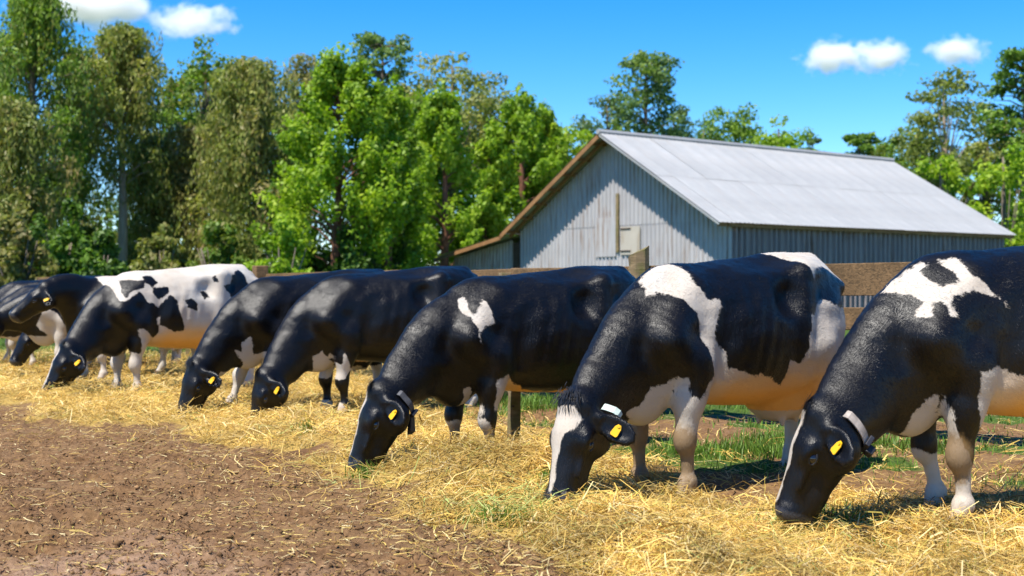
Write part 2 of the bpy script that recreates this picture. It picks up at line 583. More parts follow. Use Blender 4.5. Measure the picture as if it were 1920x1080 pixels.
# gable walls
GX0 = 0.80
def gable_sheet(x, y0, y1, z0, ztop, out):
    pr = profile(y1 - y0, 0.2, 0.05, 0.10)
    return sheet_mesh("wall_sheet", pr, lambda a, o: ((x + out * o, y0 + a, z0), (x + out * o, y0 + a, ztop(y0 + a))), M_WALLTIN)
ztop = lambda y: BE + slope * (BW / 2 - abs(y - BW / 2)) - 0.05
y = 0.3
while y < BW - 0.3 - 0.05:
    y1 = min(y + 0.8, BW - 0.3)
    jit = random.uniform(-0.006, 0.006)
    link_mesh("wall_sheet", gable_sheet(GX0 + jit, y, y1, 0.0, lambda q: min(3.42, ztop(q)), -1), None, barn)
    if ztop((y + y1) / 2) > 3.5:
        link_mesh("wall_sheet", gable_sheet(GX0 - 0.012 + jit, y, y1, 3.32, lambda q: max(3.33, ztop(q)), -1), None, barn)
    link_mesh("wall_sheet", gable_sheet(BL - 0.4, y, y1, 0.0, ztop, 1), None, barn)
    y = y1
# lean-to on the far side of the gable
y = BW + 0.25
zl = lambda q: BE - 0.14 - (q - BW) * (BE - 0.06 - 2.45) / (15.6 - BW)
while y < 15.2:
    y1 = min(y + 0.8, 15.3)
    link_mesh("wall_sheet", gable_sheet(GX0 + 0.05, y, y1, 0.0, zl, -1), None, barn)
    y = y1
# long walls
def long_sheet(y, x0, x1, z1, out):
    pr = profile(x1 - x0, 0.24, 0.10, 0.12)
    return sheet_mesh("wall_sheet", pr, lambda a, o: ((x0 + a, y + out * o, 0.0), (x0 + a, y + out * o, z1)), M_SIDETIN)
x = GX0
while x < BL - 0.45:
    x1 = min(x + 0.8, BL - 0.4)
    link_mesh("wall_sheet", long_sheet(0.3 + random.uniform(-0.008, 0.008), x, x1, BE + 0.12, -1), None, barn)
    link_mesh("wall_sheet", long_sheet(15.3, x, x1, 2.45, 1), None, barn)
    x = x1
# timber: wall plate, corner post, purlins that carry the overhang, barge boards, fascia
mb = MB(); mb.box((BL / 2, 0.10, BE - 0.06), (BL - 0.1, 0.035, 0.12)); mb.build("fascia_board", M_TIMBER, barn)
mb = MB(); mb.box((GX0 - 0.05, 0.255, 1.55), (0.07, 0.07, 3.1)); mb.build("corner_trim", M_WALLTIN, barn)
mb = MB(); mb.box((GX0 - 0.06, BW - 0.14, 1.45), (0.12, 0.34, 2.9)); mb.build("corner_post", M_DARKWOOD, barn)
for s in (0, 1):
    for k in range(7):
        t = 0.05 + k * 0.145
        yy = t * BW / 2 if s == 0 else BW - t * BW / 2
        zz = BE + slope * t * BW / 2 - 0.075
        mb = MB(); mb.box((0.56, yy, zz), (1.07, 0.07, 0.09)); mb.build("purlin", M_TIMBER, barn)
    ang_ = math.atan(slope) * (1 if s == 0 else -1)
    yc = BW / 4 if s == 0 else BW * 3 / 4
    for xx, hh in ((0.035, 0.15 if s else 0.07), (0.48, 0.13)):
        mb = MB(); mb.box((xx, yc, BE + slope * BW / 4 - 0.035 - hh / 2), (0.04, SL * 0.985, hh), Matrix.Rotation(ang_, 3, 'X'))
        mb.build("barge_board" if xx < 0.1 else "rafter", M_ROOF if s == 0 and xx < 0.1 else M_TIMBER, barn)
mb = MB(); mb.box((0.035, (BW + 15.6) / 2, (BE + 2.45) / 2 - 0.14), (0.04, 4.5, 0.14), Matrix.Rotation(-math.atan((BE - 2.45) / (15.6 - BW)), 3, 'X'))
mb.build("barge_board", M_TIMBER, barn)
# loft door, its post and a patch of plain tin on the gable
M_PATCH = mat_tin("plain_tin", (0.45, 0.40, 0.33), (0.24, 0.16, 0.085), 0.7, 0.7, 0.0, (4, 4, 0.8))
mb = MB(); mb.box((GX0 - 0.06, 4.78, 2.8), (0.03, 0.95, 0.95)); mb.build("loft_door", M_PATCH, barn)
mb = MB(); mb.box((GX0 - 0.055, 6.05, 2.95), (0.02, 1.05, 1.35)); mb.build("patch_sheet", M_WALLTIN, barn)
mb = MB(); mb.box((GX0 - 0.07, 5.42, 3.42), (0.05, 0.13, 2.0)); mb.build("door_post", M_POST, barn)
for zz in (2.45, 3.2):
    mb = MB(); mb.box((GX0 - 0.085, 5.0, zz), (0.02, 0.5, 0.05)); mb.build("door_hinge", M_DARKWOOD, barn)

# ------------------------------------------------------------------ fence
fence = empty("wooden_fence", (1.18, 12.0, 0))
tag(fence, "weathered board fence with mossy posts between the cows and the barn", "fence")
corners = [Vector((-9.9, 26.5, 0)), Vector((-3.84, 19.5, 0)), Vector((1.18, 12.0, 0)), Vector((6.2, 6.75, 0))]
def fence_board(a, b, z, h, mat):
    d = (b - a); L = d.length; ang_ = math.atan2(d.y, d.x)
    nrm = Vector((-math.sin(ang_), math.cos(ang_), 0))
    mb = MB()
    M3 = Matrix.Rotation(ang_, 3, 'Z') @ Matrix.Rotation(random.uniform(-0.006, 0.006), 3, 'Y')
    mb.box((a + b) / 2 + nrm * 0.085 + Vector((0, 0, z)) - fence.location, (L + 0.02, 0.045, h), M3, 0.006)
    mb.build("board", mat, fence, False, 0.006)
for i in range(3):
    a, b = corners[i], corners[i + 1]
    n_ = max(1, round((b - a).length / 2.25))
    cuts = [0, 0.27, 0.64, 1.0] if i == 2 else [k / n_ for k in range(n_ + 1)]
    for k in range(len(cuts) - 1):
        p, q = a.lerp(b, cuts[k]), a.lerp(b, cuts[k + 1])
        for z, h in ((1.28, 0.26), (0.96, 0.19), (0.66, 0.21)):
            fence_board(p, q, z + random.uniform(-0.012, 0.012), h, M_RAIL)
        if k > 0:
            mb = MB(); mb.box(p + Vector((0, 0, 0.68)) - fence.location, (0.12, 0.12, 1.36), Matrix.Rotation(random.uniform(0, 0.3), 3, 'Z'), 0.006)
            mb.build("post", M_POST, fence, False, 0.008)
mb = MB(); mb.box(corners[1] + Vector((0, 0, 0.77)) - fence.location, (0.20, 0.18, 1.54), Matrix.Rotation(0.5, 3, 'Z'), 0.012)
mb.build("post", M_RAIL, fence, False, 0.015)
# the big mossy post with a slanting, hollowed top
P1 = corners[2] - fence.location
ring = [(-0.10, -0.085), (-0.03, -0.10), (0.06, -0.095), (0.105, -0.05), (0.10, 0.07), (0.02, 0.10), (-0.08, 0.09), (-0.11, 0.0)]
V, F = [], []
for z, k in ((0, 1.1), (0.5, 1.03), (1.0, 1.0), (1.30, 0.98), (1.42, 0.97), (1.5, 0.96)):
    for j, (x, y) in enumerate(ring):
        zt = z + ((x + 0.1) * 0.42 if z > 1.45 else 0) + (0.012 * math.sin(j * 2.4 + z * 9))
        xx = x * k + (0.03 * max(0, (1.6 - abs(z - 1.42) * 9)) * 0.5 if x < -0.05 else 0)
        V.append((P1.x + xx, P1.y + y * k, zt))
for i in range(5):
    for j in range(8):
        F.append((i * 8 + j, i * 8 + (j + 1) % 8, (i + 1) * 8 + (j + 1) % 8, (i + 1) * 8 + j))
F.append(tuple(40 + j for j in range(8)))
me = bpy.data.meshes.new("post"); me.from_pydata(V, [], F)
o = link_mesh("post", me, M_POST, fence); o["label"] = "thick mossy post with a slanting top"

def stake(u, v, h, w, lean, label):
    d = FPX * EYE / (v - 540)
    s = empty("wooden_stake", ((u - 960) / FPX * d, d, -0.05))
    tag(s, label, "stake")
    mb = MB(); mb.box((0, 0, h / 2), (w, w * 0.85, h), Matrix.Rotation(0.4, 3, 'Z'), 0.004, 0.9)
    o = mb.build("shaft", M_POST, s, False, 0.005)
    o.rotation_euler = lean
    # a strand of wire stapled to the stake
    mb = MB(); mb.tube([(-0.01, -w * 0.62, h * 0.72), (0.01, -w * 0.62, h * 0.72)], 0.006, 6)
    mb.build("staple", M_DARKWOOD, s)
stake(962, 842, 0.52, 0.085, (0, 0.02, 0), "short upright wooden stake behind the front legs of the cow wearing the dark strap")
stake(806, 872, 0.22, 0.05, (0.2, 0.75, 0), "short stake leaning over in the hay under the cow wearing the dark strap")
# ------------------------------------------------------------------ trees
LEAF = {
    "bright": mat_leaf("leaf_bright", (0.065, 0.125, 0.010), (0.21, 0.345, 0.018), (0.40, 0.50, 0.038), 0.45),
    "olive": mat_leaf("leaf_olive", (0.062, 0.092, 0.020), (0.185, 0.228, 0.045), (0.385, 0.40, 0.085), 0.4, (0.384, 0.275, 0.109)),
    "green": mat_leaf("leaf_green", (0.036, 0.077, 0.013), (0.122, 0.224, 0.026), (0.282, 0.397, 0.045), 0.4, (0.282, 0.179, 0.058)),
    "blue": mat_leaf("leaf_bluegreen", (0.028, 0.070, 0.031), (0.096, 0.179, 0.058), (0.243, 0.333, 0.064), 0.4, (0.243, 0.179, 0.064)),
}
BARK = {
    "pale": mat_bark("bark_pale", (0.28, 0.21, 0.15), (0.42, 0.34, 0.26)),
    "red": mat_bark("bark_red", (0.11, 0.04, 0.02), (0.20, 0.085, 0.045)),
    "grey": mat_bark("bark_grey", (0.10, 0.075, 0.05), (0.19, 0.15, 0.11)),
}
def unit(v):
    return v / (np.linalg.norm(v, axis=-1, keepdims=True) + 1e-9)

class Leaves:
    def __init__(s, r, q=1.0):
        s.q = q
        s.r, s.C, s.D, s.N, s.L, s.W, s.T, s.Y = r, [], [], [], [], [], [], []
    def add(s, C, D, N, L, W, T, Y):
        n = len(C)
        if s.q < 1:                              # far crowns: fewer, larger leaves
            k = s.r.random(n) < s.q
            f = s.q ** -0.5
            C, D, N = np.asarray(C)[k], np.asarray(D)[k], np.asarray(N)[k]
            L, W, T, Y = (np.broadcast_to(np.asarray(v, float), (n,))[k] for v in (L, W, T, Y))
            L, W, n = L * f, W * f, len(C)
        for l, v in ((s.C, C), (s.D, D), (s.N, N)):
            l.append(np.asarray(v, float).reshape(n, 3))
        for l, v in ((s.L, L), (s.W, W), (s.T, T), (s.Y, Y)):
            l.append(np.broadcast_to(np.asarray(v, float), (n,)))
    def puff(s, c, rx, rz, n, L, W, tint, dry=0.00, droop=0.0, up=0.0, axis=None, shell=0.5):
        r = s.r
        d = unit(r.normal(size=(n, 3)))
        rr = (1 - shell * r.random(n) ** 1.3)[:, None]
        off = d * rr * np.array([rx, rx, rz])
        if axis is not None:
            ax = np.asarray(axis, float); ax = ax / np.linalg.norm(ax)
            k = d @ ax
            off = (d - ax * k[:, None]) * rr * rx + ax * (k[:, None] * rr * rz)
        C = np.asarray(c) + off
        N = unit(d * 0.9 + r.normal(size=(n, 3)) * 0.55 + np.array([0, 0, 0.35]))
        D = unit(r.normal(size=(n, 3)) + np.array([0, 0, up - droop]) + d * 0.5)
        D = unit(D - N * (D * N).sum(1, keepdims=True) * 0.8)
        T = np.clip(tint + r.normal(0, 0.13, n), 0, 1)
        s.add(C, D, N, L * r.uniform(0.7, 1.3, n), W * r.uniform(0.7, 1.3, n), T, np.clip(dry + r.normal(0, 0.15, n), 0, 1) if dry else 0.0)
    def strand(s, p, length, n, L, W, tint, dry, spread):
        """a hanging spray"""
        r = s.r
        t = r.random(n)
        C = np.asarray(p) + np.stack([r.normal(0, spread, n), r.normal(0, spread, n), -t * length], 1)
        N = unit(r.normal(size=(n, 3)) + np.array([-0.3, -0.5, 0.7]))
        D = unit(np.stack([r.normal(0, 0.35, n), r.normal(0, 0.35, n), -np.ones(n)], 1))
        s.add(C, D, N, L * r.uniform(0.7, 1.3, n), W * r.uniform(0.7, 1.3, n), np.clip(tint + r.normal(0, 0.13, n), 0, 1), np.clip(dry + r.normal(0, 0.2, n), 0, 1))
    def build(s, name, mat, parent=None, H=None, Wd=None):
        C, D, N = (np.concatenate(q) for q in (s.C, s.D, s.N))
        L, W, T, Y = (np.concatenate(q) for q in (s.L, s.W, s.T, s.Y))
        if H is not None:                       # the crown reaches just the height and width it should
            C[:, 2] *= H / np.quantile(C[:, 2], 0.997)
            C[:, :2] *= Wd / 2 / np.quantile(np.abs(C[:, 0]), 0.97)
        S = unit(np.cross(N, D))
        l, w = L[:, None] / 2, W[:, None] / 2
        Nn = unit(np.cross(D, S))
        V = np.stack([C - D * l, C + S * w + Nn * w * 0.25, C + D * l, C - S * w - Nn * w * 0.15], 1).reshape(-1, 3)
        F = np.arange(len(V)).reshape(-1, 4)
        o = np_mesh(name, V, F, mat, parent, {"tint": np.repeat(T, 4), "dry": np.repeat(Y, 4)}, False)
        return o

def tree(kind, u, v_top, w_px, d, mat="green", bark="grey", label="", base=0.25, dry=0.00, tint=0.5, n=1.0, seed=0, name="tree", bare=0.0, cat="tree", group="trees behind the farm"):
    r = np.random.default_rng(abs(seed + int(u) * 7 + 11))
    x = (u - 960) / FPX * d
    H = EYE + (540 - v_top) / FPX * d
    Wd = w_px / FPX * d
    t = empty(name, (x, d, 0))
    tag(t, label, cat, group)
    LV = Leaves(r, 0.85 if d < 55 else 0.72 if d < 64 else 0.55)
    wood = MB()
    lean = r.normal(0, 0.012, 2)
    tr = 0.012 * H + 0.05
    zt = np.linspace(0, 0.96 * H, 9)
    bend = [np.array([lean[0] * z + 0.05 * math.sin(z * 0.6 + seed), lean[1] * z, z]) for z in zt]
    if cat == "tree":
        wood.tube([Vector(p) for p in bend], [tr * (1.25 - 1.1 * (i / 8)) + 0.02 for i in range(9)], 8)
    axis = lambda z: np.array([np.interp(z, zt, [b[0] for b in bend]), np.interp(z, zt, [b[1] for b in bend]), z])
    def limb(p, q, r0):
        p, q = np.asarray(p), np.asarray(q)
        m = (p + q) / 2 + np.array([0, 0, 0.12 * np.linalg.norm(q - p)])
        wood.tube([Vector(p), Vector(m), Vector(q)], [r0, r0 * 0.65, r0 * 0.25], 5, False)
    z0 = base * H
    if kind == "plume":
        for i in range(int(125 * n)):
            f = r.random() ** 0.85
            z = z0 + (H - z0) * f * 0.93
            env = Wd / 2 * (1.02 - f) ** 0.62 * (0.65 + 0.35 * min(1, f / 0.12)) * r.uniform(0.72, 1.08)
            a = r.uniform(0, 2 * math.pi)
            out = np.array([math.cos(a), math.sin(a), 0])
            c = axis(z) + out * env * 0.82 * r.uniform(0.55, 1.0) ** 0.5
            ln = r.uniform(0.06, 0.10) * H * (1.1 - 0.4 * f)
            ax = out * 0.45 + np.array([0, 0, 1.0]) + r.normal(0, 0.12, 3)
            pt = tint + r.normal(0, 0.12)
            LV.puff(c + np.array([0, 0, ln * 0.25]), ln * 0.34, ln * 0.98, int(165), 0.185, 0.105, pt, 0, 0, 0.8, ax, 0.55)
            if r.random() < 0.4:
                limb(axis(max(z0 * 0.6, z - env * 0.5)), c, 0.05)
        LV.puff(axis(H * 0.97), 0.22, 0.75, 120, 0.22, 0.12, tint, 0, 0, 1.0, (0, 0, 1))
    elif kind == "droop":
        for i in range(int(50 * n)):
            f = r.random() ** 0.8
            z = z0 + (H - z0) * (0.10 + 0.9 * f)
            env = Wd / 2 * math.sin(math.pi * min(1, 0.16 + 0.80 * f)) ** 0.7 * r.uniform(0.2, 1.25)
            a = r.uniform(0, 2 * math.pi)
            c = axis(min(z, H * 0.95)) + np.array([math.cos(a) * env, math.sin(a) * env, 0])
            limb(axis(max(0.1, z - 0.25 * env - 0.4)), c, 0.045)
            pt = tint + r.normal(0, 0.13)
            pd = max(0, dry + r.normal(0, 0.18))
            LV.puff(c, 0.7, 0.42, 110, 0.20, 0.09, pt, pd, 0.4)
            for k in range(8):
                LV.strand(c + r.normal(0, 0.55, 3) * np.array([1, 1, 0.3]), r.uniform(0.9, 2.4), 35, 0.21, 0.062, pt + r.normal(0, 0.06), pd, 0.13)
    elif kind == "round":
        for i in range(int(95 * n)):
            d_ = unit(r.normal(size=3)); d_[2] = d_[2] * 0.9 + 0.1
            k = r.uniform(0.55, 1.0)
            cc = axis(z0 + (H - z0) * 0.52)
            c = cc + d_ * np.array([Wd / 2 * 0.84, Wd / 2 * 0.84, (H - z0) * 0.43]) * k
            if r.random() < bare:
                continue
            rad_ = r.uniform(0.09, 0.15) * Wd
            pt = tint + r.normal(0, 0.12)
            LV.puff(c, rad_, rad_ * 0.72, 125, 0.19, 0.11, pt, max(0, dry + r.normal(0, 0.12)) if dry else 0, 0.15, 0.0, None, 0.6)
            if r.random() < 0.5:
                limb(axis(max(0.1, z0 + (c[2] - z0) * 0.35)), c, 0.06)
    elif kind == "layer":
        for i in range(int(80 * n)):
            f = (i + r.random()) / (80 * n)
            z = z0 + (H - z0) * f
            env = Wd / 2 * (0.5 + 0.5 * math.sin(math.pi * (0.15 + 0.75 * f))) * r.uniform(0.3, 1.0)
            a = r.uniform(0, 2 * math.pi)
            c = axis(min(z, H * 0.95)) + np.array([math.cos(a) * env, math.sin(a) * env, 0])
            limb(axis(max(0.1, z - env * 0.3)), c, 0.05)
            rad_ = r.uniform(0.14, 0.22) * Wd
            LV.puff(c, rad_, rad_ * 0.55, 140, 0.21, 0.12, tint + r.normal(0, 0.12), dry, 0.0, 0.2, None, 0.7)
    elif kind == "bush":
        for i in range(int(85 * n)):
            a = r.uniform(0, 2 * math.pi); q = math.sqrt(r.random())
            zz = H * (1 - 0.75 * q ** 2) * r.uniform(0.25, 0.95)
            c = np.array([math.cos(a) * Wd / 2 * q, math.sin(a) * Wd / 2 * q, zz])
            rad_ = r.uniform(0.08, 0.14) * max(Wd, 2.5)
            LV.puff(c, rad_, rad_ * 0.9, 110, 0.20, 0.12, tint + r.normal(0, 0.13), dry, 0.0, 0.5, None, 0.6)
        for k in range(7):
            a = r.uniform(0, 2 * math.pi)
            wood.tube([(0, 0, 0), (math.cos(a) * Wd * 0.15, math.sin(a) * Wd * 0.15, H * 0.4), (math.cos(a) * Wd * 0.3, math.sin(a) * Wd * 0.3, H * 0.75)], [0.05, 0.035, 0.015], 5)
    wood.build("trunk" if cat == "tree" else "stems", BARK[bark], t, True)
    LV.build("crown" if cat == "tree" else "foliage", LEAF[mat], t, H, Wd)
    return t

TREES = [
    # kind, u, v_top, width px, distance, leaf, bark, label, options
    ("droop", -70, 20, 190, 58, "green", "grey", "tall drooping tree cut by the left edge of the picture", dict(n=1.3)),
    ("droop", 62, -14, 190, 55, "green", "grey", "tallest drooping tree, yellow green column near the left edge", dict(n=1.9, base=0.12, tint=0.6)),
    ("droop", 20, 190, 170, 50, "olive", "grey", "brownish lower tree in front of the tallest drooping column", dict(n=1.2, base=0.05, dry=0.14, tint=0.5)),
    ("droop", 228, 48, 165, 58, "olive", "pale", "tall olive tree with a long bare pale trunk", dict(n=1.35, base=0.42, dry=0.08, tint=0.62)),
    ("droop", 285, 260, 120, 60, "olive", "grey", "dull brownish green tree beside the bare pale trunk", dict(n=1.0, base=0.1, dry=0.19, tint=0.45)),
    ("round", 385, 76, 165, 66, "green", "grey", "spreading green crowned tree left of the brown draped tree", dict(n=1.0, base=0.42, tint=0.62, dry=0.06)),
    ("droop", 350, 235, 120, 60, "olive", "pale", "thin rusty brown tree with a pale forked stem", dict(n=0.8, base=0.22, dry=0.48, tint=0.55)),
    ("droop", 480, 116, 185, 56, "olive", "grey", "broad grey green tree draped like a curtain", dict(n=2.0, base=0.12, dry=0.11, tint=0.58)),
    ("droop", 570, 108, 110, 68, "olive", "grey", "thin feathery tree top between the draped tree and the bright conifer", dict(n=0.8, base=0.3, dry=0.17, tint=0.45)),
    ("plume", 628, 104, 250, 47, "bright", "red", "bright green conifer with a reddish trunk, sharp topped", dict(n=1.25, base=0.24, tint=0.52)),
    ("layer", 706, 66, 115, 70, "blue", "grey", "dark round topped tree rising behind the bright conifers", dict(n=1.0, base=0.3, tint=0.6)),
    ("plume", 728, 170, 130, 49, "bright", "red", "narrow bright green conifer right of the reddish trunk", dict(n=0.9, base=0.02, tint=0.45)),
    ("round", 845, 104, 215, 70, "olive", "grey", "wide olive crowned tree behind the bright conifers", dict(n=1.2, base=0.3, dry=0.07, tint=0.62)),
    ("plume", 835, 176, 165, 56, "bright", "red", "bright green conifer in the middle of the conifer group", dict(n=1.1, base=0.02, tint=0.55)),
    ("plume", 905, 240, 120, 58, "bright", "red", "short bright green conifer in front of its taller neighbours", dict(n=0.8, base=0.0, tint=0.6)),
    ("plume", 975, 178, 190, 60, "bright", "red", "bright green conifer close to the left slope of the barn roof", dict(n=1.15, base=0.0, tint=0.5)),
    ("round", 1062, 238, 130, 64, "bright", "grey", "leafy bright tree just left of the barn ridge", dict(n=1.0, base=0.05, tint=0.55)),
    ("layer", 1206, 104, 135, 78, "blue", "grey", "tall layered tree standing alone above the barn ridge", dict(n=1.25, base=0.30, tint=0.62)),
    ("round", 1140, 180, 130, 82, "blue", "grey", "grey green tree on the left of the tall layered tree", dict(n=0.9, base=0.2, tint=0.45, dry=0.06)),
    ("round", 1262, 205, 110, 84, "blue", "grey", "low grey green tree on the right of the tall layered tree", dict(n=0.8, base=0.2, tint=0.45, dry=0.06)),
    ("round", 1372, 202, 125, 84, "green", "grey", "rounded mid green tree over the middle of the barn roof", dict(n=1.5, base=0.1, tint=0.6)),
    ("round", 1460, 228, 145, 80, "bright", "grey", "bright spreading tree over the middle of the barn roof", dict(n=1.5, base=0.1, tint=0.55)),
    ("round", 1528, 252, 70, 88, "blue", "grey", "small dark tree at the end of the row over the barn roof", dict(n=0.6, base=0.2, tint=0.4)),
    ("layer", 1610, 254, 70, 86, "green", "grey", "small tree standing in the open sky over the barn roof", dict(n=1.0, base=0.2, tint=0.5)),
    ("round", 1690, 240, 120, 80, "green", "grey", "dull green tree left of the umbrella shaped tree", dict(n=0.9, base=0.1, tint=0.5, dry=0.06)),
    ("round", 1770, 136, 145, 74, "olive", "pale", "umbrella shaped eucalyptus with sky between its stems", dict(n=1.0, base=0.36, tint=0.5, bare=0.25)),
    ("round", 1842, 200, 110, 78, "olive", "grey", "pale olive tree between the umbrella tree and the dark tree", dict(n=0.9, base=0.2, tint=0.6, dry=0.06)),
    ("layer", 1918, 96, 130, 64, "green", "grey", "tall dark tree cut by the right edge of the picture", dict(n=1.3, base=0.15, tint=0.45)),
    ("round", 1320, 232, 110, 92, "blue", "grey", "dull blue green tree between the layered tree and the rounded tree", dict(n=1.1, base=0.1, tint=0.5)),
    ("round", 1660, 272, 110, 90, "bright", "grey", "low bright tree just right of the small open sky tree", dict(n=1.1, base=0.05, tint=0.5)),
    ("droop", 140, 95, 130, 74, "olive", "grey", "dim olive tree seen between the tallest column and the bare pale trunk", dict(n=1.3, base=0.05, dry=0.11, tint=0.4)),
    ("round", 320, 130, 150, 78, "olive", "grey", "dim rounded tree behind the thin rusty brown tree", dict(n=1.2, base=0.1, dry=0.11, tint=0.45)),
    ("droop", 425, 150, 130, 74, "olive", "grey", "dim tree behind the left edge of the curtain like tree", dict(n=1.2, base=0.05, dry=0.17, tint=0.5)),
    ("round", 545, 170, 130, 78, "green", "grey", "dim green tree filling the gap left of the sharp topped conifer", dict(n=1.2, base=0.05, tint=0.4)),
    ("plume", 775, 190, 130, 60, "bright", "red", "bright conifer squeezed between the narrow and the middle conifers", dict(n=0.9, base=0.0, tint=0.45)),
    ("round", 930, 165, 150, 76, "olive", "grey", "olive tree behind the right hand conifers", dict(n=1.1, base=0.1, dry=0.06, tint=0.55)),
    ("plume", 1030, 205, 130, 62, "bright", "red", "bright conifer beside the top of the barn gable", dict(n=0.9, base=0.0, tint=0.55)),
    ("bush", 1760, 296, 170, 60, "bright", "grey", "bright bushy tree behind the right end of the barn", dict(n=1.1, tint=0.62)),
    ("bush", 1880, 282, 180, 56, "bright", "grey", "yellow green bushy tree at the right edge, below the dark tree", dict(n=1.1, tint=0.66)),
]
for k, u, vt, w, d, m, b, lab, op in TREES:
    tree(k, u, vt, w, d, m, b, lab, seed=len(lab), **op)
SHRUBS = [
    (30, 400, 150, 44, "olive", "dark brownish shrub at the far left under the trees", 0.25, 0.3),
    (188, 436, 100, 42, "green", "rounded dark green shrub below the bare pale trunk", 0.3, 0.0),
    (110, 380, 130, 48, "green", "tall green shrub left of the rounded dark shrub", 0.42, 0.0),
    (300, 425, 120, 46, "olive", "dull olive shrub right of the rounded dark shrub", 0.4, 0.2),
    (410, 420, 130, 46, "green", "green shrub under the curtain like tree", 0.45, 0.1),
    (590, 432, 130, 50, "green", "green shrub standing at the foot of the reddish conifer trunk", 0.35, 0.0),
    (165, 400, 120, 62, "green", "tall dim shrub behind the rounded dark shrub", 0.35, 0.1),
    (530, 418, 150, 43, "bright", "bright shrub left of the reddish conifer trunk", 0.55, 0.0),
    (660, 430, 120, 46, "green", "dark shrub right of the reddish conifer trunk", 0.2, 0.0),
    (740, 440, 100, 50, "green", "low shrub below the middle conifers", 0.3, 0.0),
]
for u, vt, w, d, m, lab, ti, dr in SHRUBS:
    tree("bush", u, vt, w, d, m, "grey", lab, seed=len(lab), tint=ti, dry=dr, name="shrub", cat="shrub", group="shrubs under the trees", n=0.9)

# the far wood behind, which reads as one mass
r_ = np.random.default_rng(5)
LV = Leaves(r_)
for i in range(380):
    x = r_.uniform(-52, 48)
    dd = r_.uniform(92, 104)
    hmax = 8.0 + 2.5 * math.sin(x * 0.31) + 1.5 * math.sin(x * 0.83 + 1)
    if x > 4:
        hmax *= 0.8
    z = r_.uniform(0.5, max(3.0, hmax))
    if i % 3 == 0:
        z = r_.uniform(0.2, 2.2)
    LV.puff((x, dd, z), r_.uniform(1.2, 2.0), r_.uniform(1.0, 1.7), 75, 0.5, 0.3, 0.32 + r_.normal(0, 0.12), 0.15)
o = LV.build("far_wood", LEAF["green"], None)
tag(o, "dark far wood closing the gaps behind the trees", None, None, "stuff")

# ------------------------------------------------------------------ clouds
def mat_cloud(seed, flat):
    t = NT("cloud_vapour")
    t.n.remove(t.p)
    tc = t.node("ShaderNodeTexCoord")
    p = tc.outputs["Object"]
    mp = t.node("ShaderNodeMapping"); mp.inputs["Location"].default_value = (seed * 3.1, seed * 1.7, seed)
    mp.inputs["Scale"].default_value = (1, 1, flat * 1.3)
    t.link(p, mp.inputs["Vector"])
    n1 = t.noise(mp.outputs[0], 2.6, 6, 0.6)
    ln = t.node("ShaderNodeVectorMath", operation='LENGTH'); t.link(p, ln.inputs[0])
    fall = t.maprange(ln.outputs["Value"], 0.1, 1.0, 0.60, -0.22)
    dn = t.math('SUBTRACT', t.math('ADD', t.math('MULTIPLY', n1, 1.7), fall), 1.0)
    dn = t.math('MULTIPLY', t.math('MAXIMUM', dn, 0.0), 0.5)
    v = t.node("ShaderNodeVolumePrincipled")
    v.inputs["Color"].default_value = (1, 1, 1, 1)
    v.inputs["Anisotropy"].default_value = 0.2
    t.link(dn, v.inputs["Density"])
    t.link(v.outputs[0], t.n["Material Output"].inputs["Volume"])
    return t.m
import bmesh
def cloud(u, v, w, h, label, seed):
    d = 900.0
    me = bpy.data.meshes.new("cloud")
    bm = bmesh.new(); bmesh.ops.create_icosphere(bm, subdivisions=3, radius=1.0); bm.to_mesh(me); bm.free()
    o = link_mesh("cloud", me, mat_cloud(seed, h / w))
    o.location = at(u, d, v)
    o.scale = (w / 2 / FPX * d * 1.5, w / 2 / FPX * d, h / 2 / FPX * d * 1.6)
    tag(o, label, "cloud", "small white clouds in the blue sky")
cloud(365, 40, 150, 62, "small white cloud above the trees on the left", 1.0)
cloud(165, 6, 270, 72, "large white cloud cut by the top edge, over the tall column tree", 2.3)
cloud(1560, 106, 130, 62, "left half of the white cloud pair, with ragged towers", 3.7)
cloud(1652, 106, 120, 62, "white cloud close beside the ragged one, right above the barn roof", 4.4)
cloud(1795, 96, 120, 52, "small flat white cloud above the umbrella shaped tree", 5.2)
